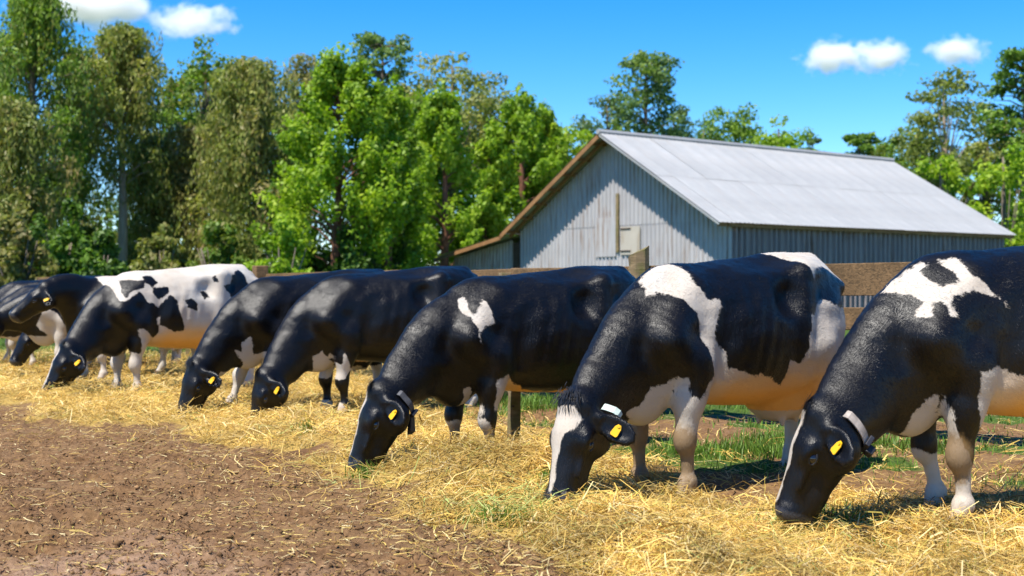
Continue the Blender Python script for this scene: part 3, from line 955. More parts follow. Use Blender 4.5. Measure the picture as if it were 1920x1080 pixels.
# ------------------------------------------------------------------ cows
# a body is a signed distance field on a grid, turned into ONE continuous mesh
class Field:
    def __init__(s, lo, hi, h):
        s.lo, s.h = np.array(lo, np.float32), h
        s.n = np.ceil((np.array(hi) - np.array(lo)) / h).astype(int) + 1
        s.F = np.full(s.n, 1.0, np.float32)
        s.ax = [(s.lo[i] + h * np.arange(s.n[i])).astype(np.float32) for i in range(3)]
    def apply(s, fn, lo, hi, k, sub=False):
        m = k + 3 * s.h
        a = np.clip(np.floor((np.array(lo) - m - s.lo) / s.h).astype(int), 0, s.n)
        b = np.clip(np.ceil((np.array(hi) + m - s.lo) / s.h).astype(int) + 1, 0, s.n)
        if np.any(b <= a):
            return
        X = s.ax[0][a[0]:b[0]][:, None, None]
        Y = s.ax[1][a[1]:b[1]][None, :, None]
        Z = s.ax[2][a[2]:b[2]][None, None, :]
        d = fn(X, Y, Z)
        sl = tuple(slice(p, q) for p, q in zip(a, b))
        f = s.F[sl]
        if sub:
            d = -d
            hh = np.clip(0.5 - 0.5 * (f - d) / k, 0, 1)
            s.F[sl] = f * (1 - hh) + d * hh + k * hh * (1 - hh)
        else:
            hh = np.clip(0.5 + 0.5 * (f - d) / k, 0, 1)
            s.F[sl] = f * (1 - hh) + d * hh - k * hh * (1 - hh)
    def ell(s, c, r, k=0.05, A=None, sub=False):
        c, r = np.array(c, np.float32), np.array(r, np.float32)
        def fn(X, Y, Z):
            x, y, z = X - c[0], Y - c[1], Z - c[2]
            if A is not None:
                x, y, z = (A[i][0] * x + A[i][1] * y + A[i][2] * z for i in range(3))
            k0 = np.sqrt((x / r[0]) ** 2 + (y / r[1]) ** 2 + (z / r[2]) ** 2)
            k1 = np.sqrt((x / r[0] ** 2) ** 2 + (y / r[1] ** 2) ** 2 + (z / r[2] ** 2) ** 2) + 1e-6
            return k0 * (k0 - 1) / k1
        R_ = r if A is None else np.full(3, r.max())
        s.apply(fn, c - R_, c + R_, k, sub)
    def cone(s, p0, r0, p1, r1, k=0.05, lat=None, sq=1.0, sub=False):
        p0, p1 = np.array(p0, np.float32), np.array(p1, np.float32)
        d = p1 - p0
        dd = float(d @ d) + 1e-9
        def fn(X, Y, Z):
            x, y, z = X - p0[0], Y - p0[1], Z - p0[2]
            t = np.clip((x * d[0] + y * d[1] + z * d[2]) / dd, 0, 1)
            x, y, z = x - t * d[0], y - t * d[1], z - t * d[2]
            q = x * x + y * y + z * z
            if lat is not None:
                w = x * lat[0] + y * lat[1] + z * lat[2]
                q = q + w * w * (1 / sq ** 2 - 1)
            out = np.sqrt(q) - (r0 + (r1 - r0) * t)
            return out * (sq if lat is not None and sq < 1 else 1)
        rm = max(r0, r1) * max(1, sq)
        s.apply(fn, np.minimum(p0, p1) - rm, np.maximum(p0, p1) + rm, k, sub)
    def mesh(s):
        F, n = s.F, s.n
        ins = F < 0
        c = ins[:-1, :-1, :-1].astype(np.int8)
        cnt = np.zeros(np.array(n) - 1, np.int8)
        for i in (0, 1):
            for j in (0, 1):
                for k in (0, 1):
                    cnt += ins[i:n[0] - 1 + i, j:n[1] - 1 + j, k:n[2] - 1 + k]
        act = (cnt > 0) & (cnt < 8)
        ci = np.argwhere(act)
        vid = np.full(act.shape, -1, np.int32)
        vid[act] = np.arange(len(ci))
        acc = np.zeros((len(ci), 3), np.float32)
        num = np.zeros(len(ci), np.float32)
        corners = [(i, j, k) for i in (0, 1) for j in (0, 1) for k in (0, 1)]
        for a in corners:
            for ax in range(3):
                if a[ax] == 0:
                    b = list(a); b[ax] = 1
                    fa = F[ci[:, 0] + a[0], ci[:, 1] + a[1], ci[:, 2] + a[2]]
                    fb = F[ci[:, 0] + b[0], ci[:, 1] + b[1], ci[:, 2] + b[2]]
                    m = (fa < 0) != (fb < 0)
                    t = np.where(m, fa / np.where(m, fa - fb, 1), 0)
                    p = np.tile(np.array(a, np.float32), (len(ci), 1))
                    p[:, ax] += t
                    acc += p * m[:, None]
                    num += m
        V = s.lo + (ci + acc / num[:, None]) * s.h
        quads = []
        for ax in range(3):
            o1, o2 = [(1, 2), (2, 0), (0, 1)][ax]
            sl0 = [slice(1, None)] * 3
            sl1 = [slice(1, None)] * 3
            sl0[ax], sl1[ax] = slice(0, -1), slice(1, None)
            A_, B_ = ins[tuple(sl0)], ins[tuple(sl1)]
            for flip in (0, 1):
                e = np.argwhere((A_ & ~B_) if flip == 0 else (~A_ & B_))
                off = np.array([1, 1, 1]); off[ax] = 0
                e = e + off
                ok = (e[:, o1] < n[o1] - 1) & (e[:, o2] < n[o2] - 1)
                e = e[ok]
                d1, d2 = np.zeros(3, int), np.zeros(3, int)
                d1[o1] = 1; d2[o2] = 1
                g = lambda q: vid[q[:, 0], q[:, 1], q[:, 2]]
                Q = np.stack([g(e - d1 - d2), g(e - d2), g(e), g(e - d1)], -1)
                if flip:
                    Q = Q[:, ::-1]
                quads.append(Q)
        Q = np.concatenate(quads)
        Q = Q[(Q >= 0).all(1)]
        # light smoothing
        for lam in (0.5, -0.35, 0.45):
            S = np.zeros_like(V); N = np.zeros(len(V), np.float32)
            for i in range(4):
                a, b = Q[:, i], Q[:, (i + 1) % 4]
                np.add.at(S, a, V[b]); np.add.at(N, a, 1)
            V = V + lam * (S / np.maximum(N, 1)[:, None] - V)
        return V, Q

def crom(keys, x):
    """smooth interpolation through keys [(x, v)...]"""
    k = sorted(keys)
    kx = np.array([q[0] for q in k]); kv = np.array([q[1] for q in k])
    m = np.gradient(kv, kx)
    x = np.asarray(x)
    i = np.clip(np.searchsorted(kx, x) - 1, 0, len(kx) - 2)
    h = kx[i + 1] - kx[i]
    t = np.clip((x - kx[i]) / h, 0, 1)
    return ((2 * t ** 3 - 3 * t ** 2 + 1) * kv[i] + (t ** 3 - 2 * t ** 2 + t) * h * m[i]
            + (-2 * t ** 3 + 3 * t ** 2) * kv[i + 1] + (t ** 3 - t ** 2) * h * m[i + 1])

TOP = [(-1.50, 1.19), (-1.45, 1.325), (-1.36, 1.405), (-1.15, 1.45), (-0.92, 1.455), (-0.6, 1.425), (-0.3, 1.39), (0.0, 1.345), (0.14, 1.26), (0.26, 1.13), (0.35, 1.0)]
BOT = [(-1.50, 1.02), (-1.40, 0.86), (-1.25, 0.72), (-1.0, 0.58), (-0.75, 0.57), (-0.45, 0.58), (-0.15, 0.61), (0.05, 0.625), (0.18, 0.66), (0.28, 0.77), (0.35, 0.92)]
WID = [(-1.50, 0.07), (-1.40, 0.16), (-1.2, 0.235), (-0.95, 0.295), (-0.7, 0.325), (-0.45, 0.33), (-0.2, 0.295), (0.0, 0.25), (0.16, 0.22), (0.28, 0.15), (0.35, 0.07)]

def head_frame(yaw, pitch, roll=0.0):
    """axis poll>muzzle, forehead normal, left, for a head turned by yaw to its left and pitched down"""
    cp, sp, cy, sy = math.cos(pitch), math.sin(pitch), math.cos(yaw), math.sin(yaw)
    a = np.array([cp * cy, cp * sy, -sp])
    n = np.array([sp * cy, sp * sy, cp])
    l = np.cross(n, a)
    n, l = n * math.cos(roll) - l * math.sin(roll), l * math.cos(roll) + n * math.sin(roll)
    return a, n, l

def cow_body(h, poll, yaw, pitch, roll=0.0, legs=(0, 0, 0, 0), seed=0, belly=0.0, ears=(0.0, 0.0), gut=0.0, curve=0.0, drop=0.09, hs=1.04, crest=0.0):
    """legs: how far each foot is set forward (front left, front right, hind left, hind right)"""
    poll = np.array(poll, float)
    a, n, l = head_frame(yaw, pitch, roll)
    H = lambda x, y, z: poll + (a * x + n * y + l * z) * hs
    mz = H(0.55, 0, 0)
    lo = [-1.75, min(-0.52, poll[1] - 0.32, mz[1] - 0.15), -0.03]
    hi = [max(0.45, poll[0] + 0.25, mz[0] + 0.15), max(0.52, poll[1] + 0.32, mz[1] + 0.15), 1.52]
    lo[2] = min(lo[2], mz[2] - 0.08)
    f = Field(lo, hi, h)
    # everything but the head sits lower by drop, the legs taking up the difference
    dp = lambda p: (p[0], p[1], p[2] - drop * float(sstep(0.1, 0.6, p[2])))
    C_ = lambda p0, r0, p1, r1, *k, **kw: f.cone(dp(p0), r0, dp(p1), r1, *k, **kw)
    E_ = lambda c, *k, **kw: f.ell(dp(c), *k, **kw)
    # trunk
    def trunk(X, Y, Z):
        Z = Z + drop
        x = X[:, 0, 0]
        top, bot, wid = crom(TOP, x), crom(BOT, x), crom(WID, x)
        bot = bot - belly * np.exp(-((x + 0.6) / 0.45) ** 2)
        wid = wid + gut * np.exp(-((x + 0.55) / 0.4) ** 2)
        top, bot, wid = (q[:, None, None].astype(np.float32) for q in (top, bot, wid))
        cz = bot + (top - bot) * 0.46
        rz = np.where(Z > cz, top - cz, cz - bot)
        p = np.where(Z > cz, 2.1 + 1.1 * np.exp(-((X + 1.0) / 0.28) ** 2), 2.3)
        ay = np.abs(Y) / wid
        az = np.abs(Z - cz) / rz
        q = (ay ** p + az ** p + 1e-9) ** (1 / p)
        d = (q - 1) * np.minimum(wid, rz) * 0.9
        rib = np.sin((X + 0.22 * (Z - 0.9)) * 2 * math.pi / 0.105 + 0.6) * 0.0048
        d = d - rib * np.exp(-((X + 0.45) / 0.2) ** 2) * np.exp(-((Z - 0.98) / 0.2) ** 2)
        return np.maximum(np.maximum(d, X - 0.36), -1.52 - X)
    f.apply(trunk, (-1.52, -0.45, 0.45), (0.37, 0.45, 1.45), 0.03)
    C_((0.02, 0, 1.30), 0.042, (-1.30, 0, 1.425), 0.035, 0.06)
    E_((-0.04, 0, 1.27), (0.20, 0.08, 0.075), 0.08)
    for s in (1, -1):
        C_((-0.93, s * 0.215, 1.35), 0.045, (-1.40, s * 0.13, 1.26), 0.048, 0.06)
        E_((-0.93, s * 0.255, 1.345), (0.055, 0.036, 0.04), 0.035)
        E_((-0.73, s * 0.36, 1.215), (0.11, 0.115, 0.115), 0.09, sub=True)
        C_((-0.90, s * 0.225, 1.30), 0.05, (-0.86, s * 0.285, 0.92), 0.05, 0.10)
        E_((-1.16, s * 0.285, 1.24), (0.13, 0.055, 0.075), 0.08, sub=True)
        E_((-0.62, s * 0.17, 1.50), (0.26, 0.10, 0.10), 0.10, sub=True)
    # neck
    b0, b2 = np.array([0.10, 0.0, 1.03 - drop]), H(0.0, -0.135, 0)
    b1 = np.array([0.42, 0.15 * poll[1], 0.5 * (1.04 - drop + poll[2]) + 0.04 + crest])
    b1 = b1 + np.array([0, curve, 0])
    ts = np.linspace(0, 1, 8)
    P = [(1 - t) ** 2 * b0 + 2 * t * (1 - t) * b1 + t * t * b2 for t in ts]
    rr = [crom([(0, 0.255), (0.3, 0.202), (0.6, 0.148), (0.85, 0.120), (1, 0.106)], t) for t in ts]
    sq = [crom([(0, 0.66), (0.4, 0.60), (0.75, 0.62), (1, 0.74)], t) for t in ts]
    for i in range(7):
        lat = np.array([0, 1, 0]) * (1 - ts[i]) + l * ts[i]
        tg = P[i + 1] - P[i]; tg = tg / np.linalg.norm(tg)
        lat = lat - tg * (lat @ tg); lat = lat / np.linalg.norm(lat)
        f.cone(P[i], float(rr[i]), P[i + 1], float(rr[i + 1]), 0.07, lat, float(sq[i]))
    # brisket and dewlap
    E_((0.20, 0, 0.72), (0.15, 0.12, 0.16), 0.10)
    f.ell((0.17, 0, 0.555), (0.13, 0.075, 0.125), 0.09)
    f.cone((0.27, 0, 0.72 - drop), 0.085, P[5] + (b2 - P[5]) * 0.2 - np.array([0.06, 0, 0.13]), 0.05, 0.09, (0, 1, 0), 0.45)
    # head
    hc = lambda p0, r0, p1, r1, k, ll=None, sq=1.0, **kw: f.cone(p0, r0 * hs, p1, r1 * hs, k, ll, sq, **kw)
    he = lambda c, r, k, A=None, **kw: f.ell(c, tuple(q * hs for q in r), k, A, **kw)
    B3 = np.array([a, n, l])
    hc(H(0.02, -0.075, 0), 0.090, H(0.15, -0.090, 0), 0.100, 0.05, l, 1.10)
    hc(H(0.16, -0.090, 0), 0.098, H(0.44, -0.080, 0), 0.064, 0.05, l, 0.95)
    hc(H(0.11, -0.205, 0), 0.066, H(0.40, -0.140, 0), 0.050, 0.06, l, 0.95)
    hc(H(0.10, -0.06, 0), 0.05, H(0.43, -0.050, 0), 0.042, 0.05, l, 1.2)
    he(H(-0.005, -0.045, 0), (0.055, 0.055, 0.075), 0.05, B3)
    for s in (1, -1):
        he(H(0.125, -0.180, s * 0.066), (0.110, 0.098, 0.040), 0.028, B3)                # cheek
        he(H(0.168, -0.062, s * 0.102), (0.055, 0.030, 0.028), 0.030, B3)               # brow
        he(H(0.186, -0.089, s * 0.128), (0.030, 0.021, 0.022), 0.010, B3, sub=True)     # eye socket
        he(H(0.27, -0.080, s * 0.092), (0.095, 0.018, 0.014), 0.03, B3)                 # cheek bone ridge
        he(H(0.33, -0.130, s * 0.096), (0.10, 0.040, 0.024), 0.03, B3, sub=True)         # hollow before the cheek
        he(H(0.465, -0.060, s * 0.052), (0.042, 0.048, 0.034), 0.03, B3)                # nostril wing
        he(H(0.500, -0.058, s * 0.062), (0.018, 0.030, 0.020), 0.008, B3, sub=True)     # nostril
    he(H(0.462, -0.085, 0), (0.050, 0.070, 0.076), 0.03, B3)
    hc(H(0.36, -0.165, 0), 0.040, H(0.452, -0.160, 0), 0.030, 0.03, l, 1.3)
    hc(H(0.520, -0.150, -0.09), 0.007, H(0.520, -0.150, 0.09), 0.007, 0.012, sub=True)   # mouth
    for s in (1, -1):
        hc(H(0.51, -0.150, s * 0.085), 0.007, H(0.37, -0.135, s * 0.086), 0.004, 0.014, sub=True)
    # ears: cupped leaves
    for s, e in ((1, ears[0]), (-1, ears[1])):
        d = l * s * 0.66 - n * (0.50 + e) + a * 0.36
        d = d / np.linalg.norm(d)
        w = a - d * (a @ d); w = w / np.linalg.norm(w)
        nn = np.cross(w, d)
        b = H(0.030, -0.10, s * 0.088)
        A = np.array([d, w, nn])
        f.cone(b, 0.034, b + d * 0.06, 0.034, 0.02)
        f.ell(b + d * 0.135, (0.118, 0.070, 0.021), 0.015, A)
        fn = nn if nn @ n > 0 else -nn
        f.ell(b + d * 0.14 + fn * 0.026, (0.096, 0.052, 0.025), 0.006, A, sub=True)
    # front legs
    for s, fx in ((1, legs[0]), (-1, legs[1])):
        q = lambda x, z: (x + fx * np.clip(1 - (z - 0.03) / 0.85, 0, 1), s * (0.182 + 0.045 * np.clip((z - 0.6) / 0.4, 0, 1)), z)
        C_((0.26, s * 0.262, 1.12), 0.05, (0.35, s * 0.225, 0.90), 0.055, 0.07, sub=True)
        C_((-0.22, s * 0.318, 1.16), 0.035, (-0.16, s * 0.325, 0.82), 0.055, 0.07, sub=True)
        C_((-0.08, s * 0.115, 1.24), 0.06, (0.17, s * 0.175, 0.98), 0.095, 0.10)
        C_((0.17, s * 0.175, 0.97), 0.095, q(-0.02, 0.80), 0.090, 0.07)
        C_(q(-0.02, 0.86), 0.092, q(0.0, 0.63), 0.084, 0.05)
        C_(q(-0.075, 0.78), 0.055, q(-0.05, 0.68), 0.045, 0.06)
        C_(q(0.0, 0.66), 0.082, q(0.015, 0.45), 0.056, 0.04)
        E_(q(0.024, 0.405), (0.066, 0.064, 0.088), 0.022)
        C_(q(0.010, 0.34), 0.040, q(0.0, 0.17), 0.034, 0.02)
        E_(q(0.0, 0.125), (0.054, 0.052, 0.05), 0.016)
        C_(q(0.005, 0.12), 0.044, q(0.04, 0.045), 0.048, 0.02)
    # hind legs
    for s, fx in ((1, legs[2]), (-1, legs[3])):
        q = lambda x, z: (x + fx * np.clip(1 - (z - 0.03) / 0.8, 0, 1), s * (0.19 + 0.03 * np.clip((z - 0.6) / 0.3, 0, 1)), z)
        E_((-1.13, s * 0.165, 1.02), (0.25, 0.13, 0.30), 0.07)
        C_((-1.04, s * 0.205, 0.92), 0.15, q(-1.18, 0.66), 0.092, 0.08)
        E_((-0.92, s * 0.225, 0.83), (0.095, 0.075, 0.13), 0.08)
        C_(q(-1.17, 0.68), 0.090, q(-1.30, 0.50), 0.055, 0.06)
        C_(q(-1.30, 0.62), 0.022, q(-1.36, 0.53), 0.03, 0.04)
        E_(q(-1.325, 0.485), (0.058, 0.05, 0.075), 0.03)
        C_(q(-1.325, 0.44), 0.047, q(-1.29, 0.17), 0.039, 0.04)
        E_(q(-1.285, 0.14), (0.052, 0.05, 0.05), 0.03)
        C_(q(-1.275, 0.12), 0.044, q(-1.235, 0.045), 0.048, 0.02)
    # udder and teats
    E_((-0.99, 0, 0.60), (0.21, 0.17, 0.15), 0.07)
    for s in (1, -1):
        C_((-0.93, s * 0.08, 0.50), 0.024, (-0.93, s * 0.09, 0.42), 0.016, 0.03)
        C_((-1.07, s * 0.07, 0.51), 0.022, (-1.07, s * 0.08, 0.44), 0.016, 0.03)
    # tail
    T = [(-1.40, 0, 1.35), (-1.50, 0, 1.27), (-1.545, 0.01, 1.10), (-1.54, 0.02, 0.85), (-1.53, 0.03, 0.62)]
    for i in range(4):
        C_(T[i], [0.045, 0.036, 0.029, 0.025][i], T[i + 1], [0.036, 0.029, 0.025, 0.024][i], 0.025)
    E_((-1.53, 0.03, 0.50), (0.04, 0.04, 0.15), 0.03)
    # soft unevenness of muscle and skin, folds across the neck
    X = f.ax[0][:, None, None]; Y = f.ax[1][None, :, None]; Z = f.ax[2][None, None, :]
    rs = np.random.default_rng(seed + 3)
    rel = 0
    for wl, amp in ((0.24, 0.0015), (0.15, 0.0014), (0.10, 0.0009), (0.065, 0.0005)):
        for _ in range(3):
            kx, ky, kz = unit(rs.normal(size=3)) * 2 * math.pi / wl
            rel = rel + amp * 0.7 * np.sin(kx * X + ky * Y + kz * Z + rs.uniform(0, 6))
    nd = unit(P[7] - P[1])
    sN = X * nd[0] + Y * nd[1] + Z * nd[2]
    fold = np.sin(sN * 2 * math.pi / 0.058 + 1.5 * np.sin(Z * 9)) * (0.5 + 0.5 * np.sin(Z * 13 + X * 5))
    up_ = np.clip((Z - 0.45) / 0.2, 0, 1)
    hd = np.sqrt((X - H(0.22, -0.1, 0)[0]) ** 2 + (Y - H(0.22, -0.1, 0)[1]) ** 2 + (Z - H(0.22, -0.1, 0)[2]) ** 2)
    body_m = np.clip((hd - 0.30) / 0.12, 0, 1) * up_
    f.F += (rel * (1 - body_m) * np.clip((0.36 - hd) / 0.06, 0, 1) * 0.45).astype(np.float32)
    f.F += (rel * body_m + 0.0008 * fold * np.clip((X - 0.02) / 0.15, 0, 1) * body_m).astype(np.float32)
    V, Q = f.mesh()
    return V, Q, (poll, a, n, l), P

def poly_sd(px, py, poly):
    """signed distance to a polygon, positive inside"""
    P = np.array(poly, float)
    best = np.full(px.shape, 1e9)
    ins = np.zeros(px.shape, bool)
    for (x0, y0), (x1, y1) in zip(P, np.roll(P, -1, 0)):
        ex, ey = x1 - x0, y1 - y0
        t = np.clip(((px - x0) * ex + (py - y0) * ey) / (ex * ex + ey * ey + 1e-12), 0, 1)
        best = np.minimum(best, (px - x0 - t * ex) ** 2 + (py - y0 - t * ey) ** 2)
        c = (y0 <= py) != (y1 <= py)
        ins ^= c & (px < x0 + (py - y0) / np.where(abs(ey) < 1e-12, 1e-12, ey) * ex)
    d = np.sqrt(best)
    return np.where(ins, d, -d)

def hoof_mesh():
    """two pointed claws side by side"""
    V, F = [], []
    for s in (1, -1):
        b = len(V)
        ring = [(-0.045, 0.004), (-0.045, 0.046), (0.01, 0.056), (0.055, 0.046), (0.085, 0.016), (0.075, 0.004)]
        for z, k, dx in ((0.0, 1.0, 0.0), (0.035, 0.93, -0.008), (0.075, 0.78, -0.028)):
            for x, y in ring:
                V.append((x * k + dx + 0.01, s * (0.003 + y * k), z))
        m = len(ring)
        for i in range(2):
            for j in range(m):
                q = [b + i * m + j, b + i * m + (j + 1) % m, b + (i + 1) * m + (j + 1) % m, b + (i + 1) * m + j]
                F.append(q if s < 0 else q[::-1])
        for i, fl in ((0, s < 0), (2, s > 0)):
            q = [b + i * m + j for j in range(m)]
            F.append(q[::-1] if fl else q)
    me = bpy.data.meshes.new("hoof")
    me.from_pydata(V, [], F)
    me.materials.append(M_HOOF)
    return me
HOOF = hoof_mesh()
EYE_ME = None

def ribbon_loop(center, u, v, ru, rv, axis, width, thick, n=40, w0=0, w1=2 * math.pi):
    """a strap: closed band round an ellipse"""
    V, F = [], []
    for i in range(n):
        w = w0 + (w1 - w0) * i / n
        for kr, ka in ((0, -1), (0, 1), (1, 1), (1, -1)):
            p = center + u * math.cos(w) * (ru + kr * thick) + v * math.sin(w) * (rv + kr * thick) + axis * (ka * width / 2)
            V.append(tuple(p))
    for i in range(n):
        j = (i + 1) % n
        for c in range(4):
            F.append((i * 4 + c, j * 4 + c, j * 4 + (c + 1) % 4, i * 4 + (c + 1) % 4))
    return V, F

def make_cow(foot_px, foot_v, heading, scale, pose, paint, label, res=0.012, tags=(1,), collar=None, tuft=True, dirt=(), sink=0.0, fur=0, hay_glow=0.5):
    """a cow whose near front foot stands at a photo pixel; heading in degrees from straight left, towards the camera"""
    d = FPX * EYE / (foot_v - 540)
    fx, fy = (foot_px - 960) / FPX * d, d
    th = R(heading)
    V, Q, (poll, a, n, l), NK = cow_body(res, **pose)
    legs = pose.get("legs", (0, 0, 0, 0))
    nf = np.array([0.03 + legs[0], 0.182])                       # the near front foot, in the cow's own frame
    fw = np.array([-math.cos(th), -math.sin(th)]); lf = np.array([math.sin(th), -math.cos(th)])
    o = np.array([fx, fy]) - scale * (fw * nf[0] + lf * nf[1])
    rz = math.atan2(fw[1], fw[0])
    # coat pattern: signed distance to white, in the cow's own frame
    p = {"x": V[:, 0], "y": V[:, 1], "z": V[:, 2]}
    hv = V - poll
    ha, hn, hl = hv @ a, hv @ n, hv @ l
    headness = (ha > -0.02) & (hn > -0.28) & (abs(hl) < 0.3) & (ha < 0.6) & (np.linalg.norm(hv - a * 0.22, axis=1) < 0.42)
    w = np.full(len(V), -0.2)
    K = np.full(len(V), 0.0)
    legm = (V[:, 2] < 0.75) & ~headness
    for item in paint:
        kind = item[0]
        if kind == "near":
            q = np.where((V[:, 1] > -0.015) & ~headness, poly_sd(V[:, 0], V[:, 2], item[1]), -0.2)
        elif kind == "both":
            q = np.where(~headness, poly_sd(V[:, 0], V[:, 2], item[1]), -0.2)
        elif kind == "far":
            q = np.where((V[:, 1] < 0.015) & ~headness, poly_sd(V[:, 0], V[:, 2], item[1]), -0.2)
        elif kind == "black":
            q = np.where((V[:, 1] > -0.015) & ~headness, poly_sd(V[:, 0], V[:, 2], item[1]), -0.2)
            w = np.minimum(w, -q)
            continue
        elif kind == "blackboth":
            q = np.where(~headness, poly_sd(V[:, 0], V[:, 2], item[1]), -0.2)
            w = np.minimum(w, -q)
            continue
        elif kind == "below":                                     # white under a line z = f(x) on the trunk
            zz = np.interp(V[:, 0], [k[0] for k in item[1]], [k[1] for k in item[1]])
            q = np.where(~headness, zz - V[:, 2], -0.2)
        elif kind == "leg":                                       # (which, z) white leg below z
            sx, sy, zt = item[1], item[2], item[3]
            inx = (V[:, 0] > -0.55) if sx > 0 else (V[:, 0] < -0.7)
            iny = V[:, 1] > 0 if sy > 0 else V[:, 1] < 0
            q = np.where(inx & iny & ~headness, zt - V[:, 2] + 0.15 * np.sin(V[:, 0] * 25) * 0.1, -0.2)
        elif kind == "face":
            q = np.where(headness & (hn > -0.115), poly_sd(ha, hl, item[1]), -0.2)
        elif kind == "headside":
            q = np.where(headness & (hl > 0), poly_sd(ha, hn, item[1]), -0.2)
        w = np.maximum(w, q)
    ud = 1 - np.sqrt(((V[:, 0] + 0.99) / 0.26) ** 2 + (V[:, 1] / 0.21) ** 2 + ((V[:, 2] - 0.56) / 0.17) ** 2)
    K = np.clip(ud * 3, 0, 0.75)
    w = np.maximum(w, np.where(ud > 0, ud * 0.3, -0.2))
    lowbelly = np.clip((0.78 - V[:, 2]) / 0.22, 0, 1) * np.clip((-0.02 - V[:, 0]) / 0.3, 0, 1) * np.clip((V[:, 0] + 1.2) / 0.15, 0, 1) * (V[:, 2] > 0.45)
    K = np.maximum(K, hay_glow * lowbelly)  # warm light bounced off the hay, painted into the lower belly colour
    D = np.zeros(len(V))
    for (dx, dy, dz, dr, amt) in dirt:
        D = np.maximum(D, amt * np.clip(1.4 - np.sqrt((V[:, 0] - dx) ** 2 + (V[:, 1] - dy) ** 2 + ((V[:, 2] - dz) * 0.8) ** 2) / dr, 0, 1))
    D = np.maximum(D, 0.45 * np.clip((0.16 - V[:, 2]) / 0.12, 0, 1) * ~headness)
    hs_ = pose.get('hs', 1.04)
    NS = np.clip((ha / hs_ - 0.425) / 0.05, 0, 1) * headness
    body = np_mesh("cow", V, Q, M_COAT, None, {"patch": w, "dirt": D, "skin_hay_glow": K, "nose": NS}, True)
    gz = -sink
    body.location = (o[0], o[1], gz)
    body.rotation_euler = (0, 0, rz)
    body.scale = (scale,) * 3
    tag(body, label, "cow", "dairy cows feeding on hay in a row")
    MW = Matrix.Translation(body.location) @ Matrix.Rotation(rz, 4, 'Z') @ Matrix.Scale(scale, 4)
    H = lambda x, y, z: Vector(poll + (a * x + n * y + l * z) * pose.get('hs', 1.04))
    HA, HN, HL = Vector(a), Vector(n), Vector(l)
    # the hair of the coat
    if fur:
        r = np.random.default_rng(17)
        A_, B_, C4, D_ = (V[Q[:, i]] for i in range(4))
        nq = np.cross(C4 - A_, D_ - B_)
        ar = np.linalg.norm(nq, axis=1) / 2
        nq = nq / (2 * ar[:, None] + 1e-12)
        zq = A_[:, 2]
        pick = r.choice(len(Q), fur, p=ar / ar.sum())
        s_, t_ = r.random((fur, 1)), r.random((fur, 1))
        bl = lambda q: (q[Q[pick, 0]].reshape(fur, -1) * (1 - s_) + q[Q[pick, 1]].reshape(fur, -1) * s_) * (1 - t_) + (q[Q[pick, 3]].reshape(fur, -1) * (1 - s_) + q[Q[pick, 2]].reshape(fur, -1) * s_) * t_
        p0, nn_ = bl(V), nq[pick]
        hm = bl(headness.astype(float))[:, 0] > 0.5
        flow = np.where(hm[:, None], a[None], np.array([[-0.75, 0, -0.65]]))
        legz = (p0[:, 2] < 0.55) & ~hm
        flow = np.where(legz[:, None], np.array([[-0.1, 0, -1.0]]), flow)
        flow = flow + r.normal(0, 0.28, (fur, 3))
        wave = 0.5 * np.sin(p0[:, :1] * 14 + p0[:, 2:3] * 9) * np.array([[0.3, 0, 0.5]])
        flow = unit(flow + np.where(hm[:, None], 0, wave))
        flow = unit(flow - nn_ * (flow * nn_).sum(1, keepdims=True))
        dirn = unit(flow + nn_ * r.uniform(0.08, 0.34, (fur, 1)))
        ln = np.where(hm, 0.009, np.where(legz, 0.011, 0.017)) * r.uniform(0.6, 1.4, fur)
        sdv = unit(np.cross(dirn, nn_)) * 0.0013
        p0 = p0 - nn_ * 0.001
        hv_ = np.stack([p0 - sdv, p0 + sdv, p0 + dirn * ln[:, None]], 1).reshape(-1, 3)
        np_mesh("coat_hair", hv_, np.arange(fur * 3).reshape(-1, 3), M_HAIR, body,
                {"patch": np.repeat(bl(w)[:, 0], 3), "dirt": np.repeat(bl(D)[:, 0], 3), "skin_hay_glow": np.repeat(bl(K)[:, 0], 3), "nose": np.repeat(bl(NS)[:, 0], 3)}, False)
        body.children[-1]["kind"] = "stuff"
    # hooves
    for (x0, y0, dx, hind) in ((0.03, 0.182, legs[0], 0), (0.03, -0.182, legs[1], 0), (-1.245, 0.19, legs[2], 1), (-1.245, -0.19, legs[3], 1)):
        ho = link_mesh("hoof", HOOF, None, body)
        ho.location = (x0 + dx, y0, 0)
    # eyes
    for s in (1, -1):
        m = bpy.data.meshes.new("eye")
        import bmesh
        bm = bmesh.new()
        bmesh.ops.create_uvsphere(bm, u_segments=14, v_segments=9, radius=0.029)
        for fce in bm.faces:
            fce.smooth = True
        bm.to_mesh(m); bm.free()
        e = link_mesh("eye", m, M_EYE, body)
        e.location = H(0.186, -0.088, s * 0.0955)
    # eyelids
        mb = MB()
        pc = H(0.186, -0.086, s * 0.118)
        ring_ = [pc + HA * (0.030 * math.cos(k * math.pi / 5)) + HN * (0.017 * math.sin(k * math.pi / 5)) - HL * s * (0.006 * abs(math.cos(k * math.pi / 5))) for k in range(11)]
        mb.tube(ring_, 0.0055, 6)
        mb.build('eyelid', M_TUFT, body, True)
    # ear tags: a round-cornered plate with a stud
    ears = pose.get("ears", (0, 0))
